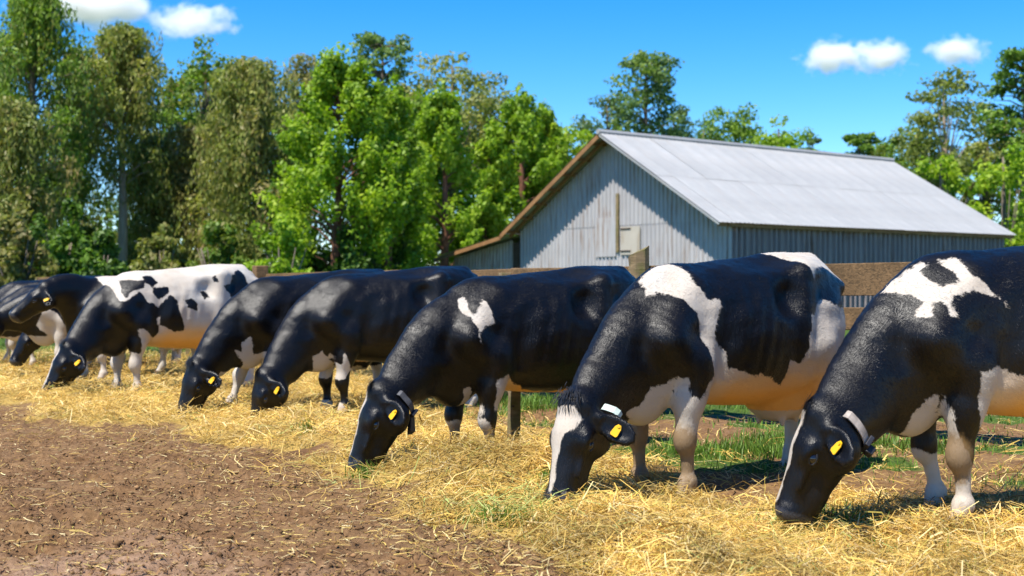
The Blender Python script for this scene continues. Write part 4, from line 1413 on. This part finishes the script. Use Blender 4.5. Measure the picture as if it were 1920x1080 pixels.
    for s in tags:
        ee = ears[0] if s > 0 else ears[1]
        dv = (HL * s * 0.66 - HN * (0.50 + ee) + HA * 0.36).normalized()
        wv = (HA - dv * HA.dot(dv)).normalized()
        nn = wv.cross(dv)
        if nn.dot(HN) < 0:
            nn = -nn
        b = H(0.030, -0.10, s * 0.088) + dv * 0.14 + nn * 0.014
        out = [(-0.012, 0.010), (-0.012, -0.010), (0.008, -0.022), (0.054, -0.025), (0.064, -0.019), (0.064, 0.019), (0.054, 0.025), (0.008, 0.022)]
        vv, ff = [], []
        for zt in (0.0, 0.0035):
            for (x, y) in out:
                vv.append(tuple(b + wv * (x * 0.85 - 0.016) + dv * y * 0.8 + nn * (zt + 0.10 * x)))
        k = len(out)
        ff.append(list(range(k))[::-1]); ff.append([k + i for i in range(k)])
        for i in range(k):
            ff.append([i, (i + 1) % k, k + (i + 1) % k, k + i])
        me = bpy.data.meshes.new("ear_tag")
        me.from_pydata(vv, [], ff)
        t = link_mesh("ear_tag", me, M_TAG, body)
        mb = MB()
        mb.tube([b + wv * -0.016 + nn * 0.002, b + wv * -0.016 + nn * 0.009], [0.009, 0.007], 8)
        mb.build("stud", M_TAG, t)
    # collar round the throat, just behind the jaw
    if collar:
        kind, mt = collar
        c = H(0.015, -0.165, 0)
        hz = Vector((NK[7] - NK[4])[:2]).normalized()
        ax = Vector((hz.x * 0.80, hz.y * 0.80, -0.60)).normalized()
        vvec = (HL - ax * HL.dot(ax)).normalized()
        uvec = ax.cross(vvec).normalized()
        if uvec.dot(HN) > 0:
            uvec = -uvec                                           # points to the throat
        N_ = 48
        rel = V - np.array(c)
        near = (abs(rel @ np.array(ax)) < 0.03) & (np.linalg.norm(rel, axis=1) < 0.24)
        ru_, rv_ = rel[near] @ np.array(uvec), rel[near] @ np.array(vvec)
        an_ = np.floor((np.arctan2(rv_, ru_) / (2 * math.pi) % 1.0) * N_).astype(int) % N_
        rd = np.array([np.max(np.hypot(ru_, rv_)[an_ == i], initial=0.0) for i in range(N_)])
        rd = np.where(rd < 0.03, np.median(rd), rd)
        for _ in range(5):
            rd = (np.roll(rd, 1) + np.roll(rd, -1) + 2 * rd) / 4
        rd = rd + 0.004
        V_, F_ = [], []
        NB = 30                                  # the strap shows round the throat; over the poll it is buried in hair
        for i in range(NB):
            w_ = math.radians(-112 + 224 * i / (NB - 1))
            bury = 0.02 * max(0.0, abs(w_) / math.radians(112) - 0.86) / 0.14
            for kr, ka in ((0, -1), (0, 1), (1, 1), (1, -1)):
                V_.append(tuple(c + (uvec * math.cos(w_) + vvec * math.sin(w_)) * (float(np.interp(w_ % (2 * math.pi), (np.arange(N_) + 0.5) * 2 * math.pi / N_, rd, period=2 * math.pi)) + 0.001 - bury + kr * 0.006) + ax * (ka * 0.021)))
        for i in range(NB - 1):
            j = i + 1
            for q_ in range(4):
                F_.append((i * 4 + q_, j * 4 + q_, j * 4 + (q_ + 1) % 4, i * 4 + (q_ + 1) % 4))
        me = bpy.data.meshes.new("collar")
        me.from_pydata(V_, [], F_)
        cl = link_mesh("collar", me, mt, body)
        low = c + uvec * float(rd[0])
        mb = MB()
        M3 = Matrix((ax, vvec, uvec)).transposed()
        mb.box(low + uvec * 0.012, (0.06, 0.07, 0.022), M3)
        mb.build("buckle", M_BELL, cl, False, 0.004)
        if kind == "weight":
            dn = Vector((0, 0, -1))
            mb = MB()
            M4 = Matrix(((ax - dn * ax.dot(dn)).normalized(), vvec, -dn)).transposed()
            mb.box(low + dn * 0.075, (0.055, 0.055, 0.11), M4, 0, 0.75)
            mb.build("bell", M_BELL, cl, False, 0.008)
        elif kind == "knob":
            mb = MB()
            mb.box(low + uvec * 0.035 + HA * 0.02, (0.05, 0.045, 0.04), M3, 0.004)
            mb.build("fastener", M_BELL, cl, False, 0.008)
    # tuft of hair over the poll
    if tuft:
        r = np.random.default_rng(int(foot_px))
        vs_, fs_ = [], []
        for i in range(150):
            w_ = r.normal(0, 0.035)
            st = H(-0.045 + r.normal(0, 0.02), 0.012 + r.normal(0, 0.008), np.clip(w_, -0.07, 0.07))
            dr = (HA * 1.0 + HN * 0.10 + HL * (w_ * 5 + r.normal(0, 0.25))).normalized()
            ln = r.uniform(0.04, 0.085)
            sd = dr.cross(HN).normalized() * 0.0022
            p0, p1, p2 = st, st + dr * ln * 0.5 + HN * 0.004, st + dr * ln - HN * 0.008
            b = len(vs_)
            vs_ += [tuple(p0 - sd), tuple(p0 + sd), tuple(p1 - sd), tuple(p1 + sd), tuple(p2)]
            fs_ += [(b, b + 1, b + 3, b + 2), (b + 2, b + 3, b + 4)]
        me = bpy.data.meshes.new("forelock")
        me.from_pydata(vs_, [], fs_)
        link_mesh("forelock", me, M_TUFT, body)
    return body
# ------------------------------------------------------------------ the herd
RES = 0.0138
FUR = 90000
def blaze(w0, w1, a0=0.03, a1=0.47):
    return ("face", [(a0, -w0), (a0, w0), (0.15, w0 * 0.9), (0.3, w1), (a1, w1), (a1, -w1), (0.3, -w1), (0.15, -w0 * 0.9)])
KNEE = (0.08, 0.195, 0.33, 0.10, 1.4)
FETL = (0.01, 0.182, 0.05, 0.08, 0.7)

make_cow(1797, 985, 20, 1.09, dict(drop=0.08, poll=(0.765, 0.07, 0.575), yaw=R(-34), pitch=R(71), legs=(0.0, -0.15, 0, -0.1), hs=1.0, crest=-0.12),
    [
        ("near", [(0.34, 1.108), (0.188, 1.213), (0.123, 1.251), (0.156, 1.205), (0.139, 1.167), (0.112, 1.125), (0.043, 1.171), (0.034, 1.204), (0.061, 1.235), (0.045, 1.262), (-0.015, 1.262), (-0.03, 1.204), (-0.117, 1.112), (-0.197, 1.038), (-0.176, 1.018), (-0.133, 1.083), (-0.012, 1.118), (0.047, 1.103), (0.093, 1.092), (0.118, 1.064), (0.102, 0.999), (0.13, 1.004), (0.146, 1.064), (0.181, 1.06), (0.226, 0.985), (0.263, 0.996), (0.239, 1.039), (0.204, 1.064), (0.236, 1.089), (0.284, 1.097)]),
        ("near", [(0.25, 0.447), (0.253, 0.541), (0.192, 0.618), (0.125, 0.643), (0.107, 0.542), (0.074, 0.444), (0.127, 0.392)]),
        ("near", [(0.119, 0.625), (0.105, 0.633), (0.086, 0.545), (0.067, 0.47), (0.045, 0.394), (0.015, 0.374), (-0.033, 0.241), (-0.03, 0.005), (0.121, 0.004), (0.104, 0.24), (0.108, 0.387), (0.109, 0.509)]),
        ("near", [(0.01, 0.751), (-0.135, 0.766), (-0.259, 0.716), (-0.481, 0.653), (-0.681, 0.444), (-0.021, 0.485), (0.006, 0.606)]),
        blaze(0.05, 0.034, 0.0, 0.44), ("leg", 1, -1, 0.34), ("leg", -1, 1, 0.5), ("leg", -1, -1, 0.5)],
    "black cow at the right edge with a forked white patch across its withers", RES,
    collar=("knob", M_STRAP), sink=0.03, dirt=[KNEE, FETL, (0.0, 0.16, 0.14, 0.06, 0.5)], fur=FUR, hay_glow=0.85)
make_cow(1283, 937, 40, 1.05, dict(drop=0.08, poll=(0.80, 0.10, 0.59), yaw=R(5), pitch=R(74), legs=(0, 0, 0, -0.1), hs=1.03, crest=-0.08),
    [
        ("near", [(0.194, 1.215), (0.25, 1.112), (0.173, 1.155), (0.082, 1.119), (0.002, 1.04), (-0.021, 0.894), (-0.066, 0.758), (-0.092, 0.706), (-0.037, 0.645), (-0.014, 0.602), (-0.289, 0.452), (-0.85, 0.418), (-0.812, 0.588), (-0.606, 0.65), (-0.484, 0.701), (-0.395, 0.694), (-0.307, 0.722), (-0.223, 0.733), (-0.188, 0.832), (-0.111, 0.898), (-0.111, 0.941), (-0.17, 1.03), (-0.18, 1.099), (-0.134, 1.111), (-0.094, 1.107), (-0.037, 1.215), (-0.045, 1.274), (-0.038, 1.319), (0.09, 1.303)]),
        ("near", [(0.123, 0.689), (0.077, 0.692), (0.048, 0.602), (0.02, 0.571), (-0.012, 0.61), (-0.149, 0.56), (-0.058, 0.337), (-0.067, 0.016), (0.155, 0.034), (0.113, 0.342), (0.093, 0.488), (0.118, 0.633)]),
        ("near", [(0.376, 0.516), (0.243, 0.384), (0.099, 0.375), (0.073, 0.46), (0.122, 0.699), (0.165, 0.651), (0.251, 0.64), (0.296, 0.553)]),
        ("near", [(-0.839, 1.374), (-0.88, 1.346), (-0.897, 1.323), (-0.954, 1.215), (-0.97, 1.28), (-1.209, 1.3), (-1.4, 1.217), (-1.372, 1.334), (-1.396, 1.435), (-1.228, 1.448), (-0.965, 1.402)]),
        ("near", [(-0.884, 1.025), (-0.922, 1.001), (-0.99, 1.086), (-1.065, 1.105), (-1.32, 1.055), (-1.352, 0.881), (-1.24, 0.631), (-1.158, 0.371), (-0.845, 0.435), (-0.756, 0.591), (-0.783, 0.714), (-0.842, 0.835)]),
        ("face", [(0.02, -0.11), (0.02, 0.05), (0.08, 0.085), (0.13, 0.07), (0.165, 0.03), (0.22, 0.012), (0.3, 0.0), (0.45, 0.01), (0.47, -0.03), (0.3, -0.045), (0.2, -0.09), (0.12, -0.12)]),
        ("leg", 1, -1, 0.5), ("leg", -1, 1, 0.75), ("leg", -1, -1, 0.75)],
    "black and white cow with a broad white shoulder stripe and white forehead patch", RES,
    collar=("knob", M_STRAPG), sink=0.03, dirt=[(0.07, 0.195, 0.28, 0.12, 1.3), (0.01, 0.182, 0.10, 0.11, 0.8), (0.03, -0.182, 0.25, 0.2, 1.0)], fur=FUR, hay_glow=0.85)
make_cow(912, 872, 36, 1.02, dict(poll=(0.86, 0.10, 0.575), yaw=R(-28), pitch=R(72), legs=(0, 0.05, 0, -0.1), crest=0.06),
    [
        ("near", [(0.207, 1.137), (0.162, 1.15), (0.167, 1.098), (0.166, 1.048), (0.14, 1.056), (0.099, 1.087), (0.063, 1.15), (0.047, 1.121), (0.027, 1.026), (0.014, 0.985), (0.101, 0.969), (0.151, 0.919), (0.148, 0.86), (0.167, 0.904), (0.16, 0.95), (0.174, 0.989), (0.182, 1.028), (0.219, 1.059)]),
        ("near", [(0.185, 0.543), (0.137, 0.569), (0.113, 0.551), (0.085, 0.471), (0.072, 0.408), (0.08, 0.361), (-0.003, 0.26), (-0.028, 0.066), (0.157, 0.076), (0.177, 0.268), (0.153, 0.391), (0.152, 0.483)]),
        ("near", [(0.413, 0.306), (0.256, 0.332), (0.2, 0.297), (0.211, 0.301), (0.163, 0.306), (0.236, 0.238), (0.433, 0.257)]),
        ("near", [(0.02, 0.613), (-0.083, 0.639), (-0.193, 0.572), (-0.323, 0.522), (-0.516, 0.488), (-0.72, 0.521), (-0.917, 0.324), (-0.495, 0.35), (0.017, 0.391)]),
        ("near", [(-0.729, 0.713), (-0.794, 0.803), (-0.842, 0.801), (-0.798, 0.685)]),
        blaze(0.035, 0.024, 0.02, 0.44), ("leg", 1, -1, 0.3), ("leg", -1, 1, 0.5), ("leg", -1, -1, 0.5)],
    "black cow with one small white shoulder patch and a dark hanging throat strap", RES,
    collar=("weight", M_STRAPD), sink=0.04, dirt=[(0.03, 0.182, 0.22, 0.09, 0.6), (0.03, -0.182, 0.22, 0.10, 0.8)], fur=FUR, hay_glow=0.95)
make_cow(640, 780, 30, 1.06, dict(poll=(0.78, 0.13, 0.425), yaw=R(-15), pitch=R(80), legs=(0, 0.02, 0, -0.1)),
    [
        ("near", [(0.158, 0.366), (0.093, 0.342), (0.076, 0.289), (0.052, 0.186), (-0.013, 0.065), (-0.054, -0.057), (0.067, -0.052), (0.105, 0.17)]),
        ("near", [(0.156, 0.56), (0.126, 0.609), (0.092, 0.562), (0.111, 0.53)]),
        ("near", [(0.047, 0.614), (-0.03, 0.493), (-0.014, 0.365), (0.059, 0.494)]),
        ("near", [(0.464, 0.335), (0.378, 0.372), (0.311, 0.414), (0.306, 0.357), (0.271, 0.298), (0.201, 0.324), (0.142, 0.291), (0.268, 0.211), (0.45, 0.192)]),
        ("near", [(-0.025, 0.407), (-0.146, 0.377), (-0.363, 0.326), (-0.527, 0.342), (-0.533, 0.227), (-0.033, 0.286)]),
        ("both", [(0.30, 0.56), (0.22, 0.36), (0.02, 0.36), (-0.06, 0.46), (0.10, 0.52), (0.20, 0.62)]),
        ("leg", 1, -1, 0.14), ("leg", -1, 1, 0.4), ("leg", -1, -1, 0.4)],
    "plain black cow with a flecked foreleg, left of the cow wearing the dark strap", 0.0185, sink=0.04, hay_glow=0.95, fur=26000)
make_cow(508, 772, 38, 1.03, dict(poll=(0.78, 0.05, 0.485), yaw=R(-5), pitch=R(74), legs=(0, 0.28, 0, -0.1)),
    [
        ("near", [(0.371, 0.607), (0.299, 0.59), (0.175, 0.468), (0.299, 0.498)]),
        ("near", [(0.339, 0.431), (0.22, 0.406), (0.176, 0.437), (0.134, 0.377), (0.108, 0.458), (0.072, 0.437), (0.027, 0.4), (0.073, 0.318), (0.181, 0.274), (0.347, 0.296)]),
        ("both", [(0.32, 0.66), (0.24, 0.36), (0.02, 0.36), (-0.05, 0.50), (0.08, 0.60), (0.18, 0.56), (0.24, 0.72)]),
        ("leg", 1, 1, 0.42), ("leg", 1, -1, 0.42), ("leg", -1, 1, 0.4), ("leg", -1, -1, 0.4)],
    "black cow with white brisket and white forelegs, right behind the mostly white cow", 0.0185, sink=0.02, fur=22000)
make_cow(252, 744, 42, 1.09, dict(poll=(0.77, 0.17, 0.555), yaw=R(-15), pitch=R(65), legs=(0, 0.05, 0, -0.1), crest=-0.06),
    [
        ("near", [(0.311, 1.236), (0.228, 1.094), (0.211, 0.995), (0.171, 0.986), (-0.009, 1.094), (-0.062, 0.993), (-0.196, 0.925), (-0.212, 0.815), (-0.161, 0.816), (-0.204, 0.68), (-0.152, 0.609), (-0.001, 0.715), (0.049, 0.703), (0.004, 0.584), (0.003, 0.457), (0.099, 0.481), (0.191, 0.302), (0.232, -0.095), (-1.6, -0.203), (-1.708, 1.523), (0.209, 1.489)]),
        ("black", [(0.146, 1.195), (-0.064, 1.195), (-0.068, 1.128), (0.062, 1.086), (0.143, 1.019), (0.169, 1.069)]),
        ("black", [(-0.062, 1.238), (-0.164, 1.247), (-0.217, 1.17), (-0.139, 1.128), (-0.076, 1.17)]),
        ("black", [(-0.139, 1.128), (-0.305, 1.128), (-0.301, 1.068), (-0.203, 1.009), (-0.144, 1.069)]),
        ("black", [(-0.196, 0.925), (-0.307, 1.051), (-0.383, 0.992), (-0.386, 0.898), (-0.462, 0.693), (-0.353, 0.669), (-0.197, 0.748)]),
        ("black", [(-0.452, 1), (-0.526, 1.017), (-0.594, 0.948), (-0.591, 0.879), (-0.483, 0.914)]),
        ("black", [(-0.664, 1.085), (-0.737, 1.076), (-0.759, 1.024), (-0.688, 0.998)]),
        ("black", [(-0.802, 1.233), (-0.834, 1.25), (-0.859, 1.18), (-0.809, 1.18)]),
        ("black", [(-0.892, 1.154), (-1.01, 1.172), (-1.032, 1.26), (-1.17, 1.324), (-1.218, 1.262), (-1.254, 1.137), (-1.149, 1.049), (-1.003, 0.996), (-0.97, 1.067)]),
        blaze(0.035, 0.03, 0.02, 0.46), ("leg", 1, 1, 0.40), ("leg", 1, -1, 0.45), ("leg", -1, 1, 0.8), ("leg", -1, -1, 0.8)],
    "mostly white cow with black spots on its flank and a black neck and head", 0.0185, sink=0.02, hay_glow=0.85, fur=26000)
# farther along the row
make_cow(190, 716, 40, 1.06, dict(poll=(0.70, 0.06, 1.20), yaw=R(-18), pitch=R(42), legs=(0, 0.1, 0, -0.1), crest=0.10),
    [("leg", 1, 1, 0.42), ("leg", 1, -1, 0.42), ("leg", -1, 1, 0.5), ("leg", -1, -1, 0.5),
     ("near", [(0.06, 1.35), (0.0, 1.16), (-0.14, 1.12), (-0.25, 1.2), (-0.5, 1.17), (-1.5, 1.1), (-1.6, 1.5), (0.1, 1.5)]),
     ("near", [(0.22, 0.86), (0.27, 0.66), (0.1, 0.55), (0.05, 0.75)])],
    "dark cow holding its head up at back height, standing behind the mostly white cow", 0.024, sink=0.02, tuft=False)
make_cow(110, 708, 26, 1.03, dict(poll=(0.84, 0.08, 0.86), yaw=R(-10), pitch=R(48), legs=(0, -0.1, 0, -0.1)),
    [("leg", 1, 1, 0.44), ("leg", 1, -1, 0.44), ("leg", -1, 1, 0.6), ("leg", -1, -1, 0.6),
     ("below", [(-1.4, 0.4), (-1.1, 0.60), (-0.6, 0.62), (0.0, 0.56)]),
     ("near", [(0.22, 0.95), (0.30, 0.7), (0.1, 0.5), (-0.1, 0.6), (0.05, 0.85)]), ("near", [(-0.3, 1.2), (-0.5, 1.0), (-0.9, 1.05), (-1.0, 1.5), (-0.3, 1.5)])],
    "black cow with a white chest, its own head cut off by the left edge", 0.024, sink=0.02, tuft=False)
make_cow(22, 684, 16, 1.03, dict(poll=(0.84, 0.05, 0.55), yaw=R(-15), pitch=R(66), legs=(0, 0.14, 0, -0.15)),
    [("leg", 1, 1, 0.5), ("leg", 1, -1, 0.5), ("leg", -1, 1, 0.6), ("leg", -1, -1, 0.6)],
    "farthest cow, only a strip of back and pale legs showing at the left edge", 0.026, sink=0.02, tuft=False)
make_cow(150, 694, 34, 1.03, dict(poll=(0.84, 0.08, 0.62), yaw=R(5), pitch=R(62), legs=(0.1, -0.1, 0, -0.1)),
    [("leg", 1, 1, 0.5), ("leg", 1, -1, 0.46), ("leg", -1, 1, 0.6), ("leg", -1, -1, 0.6),
     ("near", [(0.12, 1.3), (0.02, 1.02), (-0.3, 1.08), (-0.6, 0.9), (-1.0, 1.1), (-1.6, 1.0), (-1.6, 1.5), (0.1, 1.5)])],
    "far dark cow whose lowered head shows just below the raised head", 0.026, sink=0.02, tuft=False)
make_cow(60, 690, 12, 0.98, dict(poll=(0.85, 0.06, 0.58), yaw=R(-12), pitch=R(64), legs=(-0.1, 0.12, 0, -0.1)),
    [("leg", 1, 1, 0.48), ("leg", 1, -1, 0.5), ("leg", -1, 1, 0.55), ("leg", -1, -1, 0.55), ("below", [(-1.4, 0.4), (-1.0, 0.62), (-0.4, 0.58), (0.2, 0.5)])],
    "pale bellied dark cow mostly hidden behind the white chested cow at the left edge", 0.026, sink=0.02, tuft=False)
# ------------------------------------------------------------------ hay, soil crumbs, grass
M_HAY = mat_vcol("hay_stalk", 0.55, 0.25, 0.35)
M_BLADE = mat_vcol("grass_blade", 0.5, 0.4, 0.3)
M_CLOD = mat_vcol("soil_crumb", 0.95, 0.0, 0.1)

def scatter(n, y0, y1, k=0.43, pad=0.4):
    y = np.exp(rng.uniform(math.log(y0), math.log(y1), n))
    x = rng.uniform(-1, 1, n) * (k * y + pad)
    return x, y

def stalks(name, x, y, z0, L, W, col, tilt, curl, mat, az=None):
    """flat bent stalks, three cross-lines each"""
    n = len(x)
    a = rng.uniform(0, 2 * math.pi, n) if az is None else az
    e = rng.normal(0, 1, n) * tilt
    d = np.stack([np.cos(a) * np.cos(e), np.sin(a) * np.cos(e), np.sin(e)], 1)
    side = unit(np.cross(d, np.array([0, 0, 1.0]) + rng.normal(0, 0.35, (n, 3))))
    up = unit(np.cross(side, d))
    C = np.stack([x, y, z0], 1)
    bend = (rng.normal(0, 1, n) * curl)[:, None] * L[:, None]
    sw = (rng.normal(0, 1, n) * curl)[:, None] * L[:, None]
    P = [C - d * L[:, None] / 2, C + up * np.abs(bend) * 0.6 + side * sw, C + d * L[:, None] / 2]
    w = W[:, None] / 2
    V = np.stack([P[0] - side * w, P[0] + side * w, P[1] - side * w, P[1] + side * w, P[2] - side * w * 0.6, P[2] + side * w * 0.6], 1)
    # never under the ground sheet
    g = ground_z(V[..., 0], V[..., 1])
    V[..., 2] = np.maximum(V[..., 2], g + 0.002)
    b = np.arange(n)[:, None] * 6
    F = np.concatenate([b + np.array([0, 1, 3, 2]), b + np.array([2, 3, 5, 4])])
    return np_mesh(name, V.reshape(-1, 3), F, mat, None, {"col": np.repeat(col, 6, axis=0)}, False)

PAL = np.array([(0.66, 0.46, 0.12), (0.76, 0.58, 0.21), (0.52, 0.33, 0.08), (0.80, 0.66, 0.34), (0.56, 0.46, 0.10), (0.36, 0.21, 0.05)])
x, y = scatter(275000, 3.6, 24)
h = hay_amount(x, y)
keep = rng.random(len(x)) < 0.012 + 0.988 * h * (0.30 + 0.70 * sstep(0.15, 0.75, h))
keep &= (h > 0.03)
x, y, h = x[keep], y[keep], h[keep]
n = len(x)
col = PAL[rng.choice(6, n, p=[0.28, 0.24, 0.14, 0.14, 0.12, 0.08])] * rng.uniform(0.75, 1.15, (n, 1))
col = col * np.array([1.0, 0.95, 0.85]) * (0.62 + 0.55 * sstep(0.25, 0.7, 0.6 * vnoise(x, y, 0.32, 51) + 0.4 * vnoise(x, y, 0.12, 52)))[:, None]
green = np.zeros(n)
for gx, gy, gr, ga in ((0.02, 6.75, 0.30, 0.6), (1.55, 6.35, 0.2, 0.4), (-1.0, 7.75, 0.15, 0.5)):
    green = np.maximum(green, ga * np.exp(-((x - gx) ** 2 + (y - gy) ** 2) / gr ** 2))
green = np.where(rng.random(n) < green + 0.02, 1, 0)[:, None]
col = col * (1 - green) + green * np.array([0.34, 0.40, 0.12]) * rng.uniform(0.7, 1.5, (n, 1))
L = rng.gamma(2.6, 0.045, n).clip(0.04, 0.45)
W = rng.choice([0.0022, 0.0033, 0.0046, 0.007], n, p=[0.34, 0.36, 0.24, 0.06]) * rng.uniform(0.8, 1.2, n) * (0.8 + y / 16)
z = ground_z(x, y) + 0.004 + rng.random(n) ** 1.4 * 0.055 * (0.35 + h)
o = stalks("loose_hay", x, y, z, L, W, col, 0.34, 0.16, M_HAY)
tag(o, "loose golden hay spread along the row of cows", None, None, "stuff")

# stalks and chaff on the bare soil
x, y = scatter(80000, 3.4, 14)
h = hay_amount(x, y)
keep = (h < 0.25) & (y < edge_y(x) + 0.3) & (rng.random(len(x)) < 0.22 + 0.78 * np.exp(-(edge_y(x) - y) / 0.8))
x, y = x[keep], y[keep]
n = len(x)
col = PAL[rng.choice(6, n, p=[0.2, 0.25, 0.2, 0.2, 0.05, 0.1])] * rng.uniform(0.6, 1.05, (n, 1))
o = stalks("scattered_stalks", x, y, ground_z(x, y) + 0.008, rng.gamma(2, 0.02, n).clip(0.012, 0.25), rng.uniform(0.002, 0.006, n), col, 0.12, 0.06, M_HAY)
tag(o, "single dry stalks lying on the bare soil", None, None, "stuff")

# trodden flakes and fibres that make the soil rough
x, y = scatter(70000, 3.3, 13)
keep = (hay_amount(x, y) < 0.4) & (y < edge_y(x) + 0.4) & (rng.random(len(x)) < 0.35 + 0.65 * sstep(0.35, 0.6, vnoise(x, y, 0.5, 61)))
x, y = x[keep], y[keep]
n = len(x)
col = np.array([(0.11, 0.055, 0.024), (0.20, 0.11, 0.05), (0.33, 0.21, 0.10), (0.07, 0.036, 0.017)])[rng.choice(4, n, p=[0.34, 0.34, 0.14, 0.18])] * rng.uniform(0.7, 1.3, (n, 1))
o = stalks("soil_flakes", x, y, ground_z(x, y) + 0.006, rng.gamma(2.2, 0.009, n).clip(0.006, 0.07), rng.uniform(0.003, 0.009, n), col, 0.35, 0.12, M_CLOD)
tag(o, "trodden flakes and fibres in the brown soil", None, None, "stuff")

# crumbs of soil: small lumps
x, y = scatter(16000, 3.3, 13)
keep = (hay_amount(x, y) < 0.3) & (y < edge_y(x) + 0.25)
x, y = x[keep], y[keep]
n = len(x)
sz = (rng.gamma(1.3, 0.0032, n) + 0.0025).clip(0.0025, 0.024)
base = np.array([(1, 0, 0), (-1, 0, 0), (0, 1, 0), (0, -1, 0), (0, 0, 0.8), (0, 0, -0.6)])
V = base[None] * rng.uniform(0.55, 1.25, (n, 6, 1)) * sz[:, None, None]
a = rng.uniform(0, 6.28, n)
V = np.stack([V[..., 0] * np.cos(a)[:, None] - V[..., 1] * np.sin(a)[:, None], V[..., 0] * np.sin(a)[:, None] + V[..., 1] * np.cos(a)[:, None], V[..., 2]], -1)
V += np.stack([x, y, ground_z(x, y) + sz * 0.25], 1)[:, None]
T = np.array([(0, 2, 4), (2, 1, 4), (1, 3, 4), (3, 0, 4), (2, 0, 5), (1, 2, 5), (3, 1, 5), (0, 3, 5)])
F = (np.arange(n)[:, None, None] * 6 + T[None]).reshape(-1, 3)
col = np.array([0.19, 0.108, 0.050]) * rng.uniform(0.4, 1.5, (n, 1))
o = np_mesh("soil_crumbs", V.reshape(-1, 3), F, M_CLOD, None, {"col": np.repeat(col, 6, axis=0)}, True)
tag(o, "crumbs of brown soil on the bare ground", None, None, "stuff")

# grass among the hay behind the cows and in small tufts on the soil
x, y = scatter(90000, 5.5, 32)
g = grass_amount(x, y) * (0.25 + 0.75 * sstep(0.25, 0.6, vnoise(x, y, 0.35, 31)))
keep = rng.random(len(x)) < g
x, y = x[keep], y[keep]
tx, ty = [], []
for (u, v, r0, m) in ((1310, 855, 0.2, 300), (1440, 855, 0.22, 900), (1470, 830, 0.2, 700), (1035, 940, 0.05, 160),
                      (980, 760, 0.35, 1500), (1010, 775, 0.3, 900), (570, 830, 0.05, 60), (690, 900, 0.05, 90), (1540, 980, 0.14, 420), (940, 985, 0.1, 260), (1700, 840, 0.3, 600)):
    d = FPX * EYE / (v - 540)
    tx.append((u - 960) / FPX * d + rng.normal(0, r0, m)); ty.append(d + rng.normal(0, r0 * 0.8, m))
x = np.concatenate([x] + tx); y = np.concatenate([y] + ty)
clump = np.zeros(len(x)); clump[len(x) - sum(len(q) for q in tx):] = 1
n = len(x)
col = np.array([0.085, 0.17, 0.02]) * rng.uniform(0.5, 1.7, (n, 1)) + rng.uniform(0, 0.05, (n, 1)) * np.array([1, 0.8, 0.1])
Hh = rng.uniform(0.02, 0.06, n) * (0.9 + y / 25) * (1 + 0.6 * clump)
a = rng.uniform(0, 6.28, n)
C = np.stack([x, y, ground_z(x, y) - 0.004], 1)
dv = np.stack([np.cos(a), np.sin(a), np.zeros(n)], 1)
sd = np.stack([-np.sin(a), np.cos(a), np.zeros(n)], 1) * (rng.uniform(0.0018, 0.0035, n) * (0.8 + y / 12))[:, None]
lean = rng.uniform(0.1, 0.9, (n, 1)) * Hh[:, None]
up = np.array([0, 0, 1.0]) * Hh[:, None]
V = np.stack([C - sd, C + sd, C + up * 0.6 + dv * lean * 0.35 - sd * 0.8, C + up * 0.6 + dv * lean * 0.35 + sd * 0.8, C + up + dv * lean], 1)
b = np.arange(n)[:, None] * 5
o = np_mesh("grass", V.reshape(-1, 3), [b + np.array([0, 1, 3, 2]), b + np.array([2, 3, 4])], M_BLADE, None, {"col": np.repeat(col, 5, axis=0)}, False)
tag(o, "short green grass growing through the hay behind the cows", None, None, "stuff")
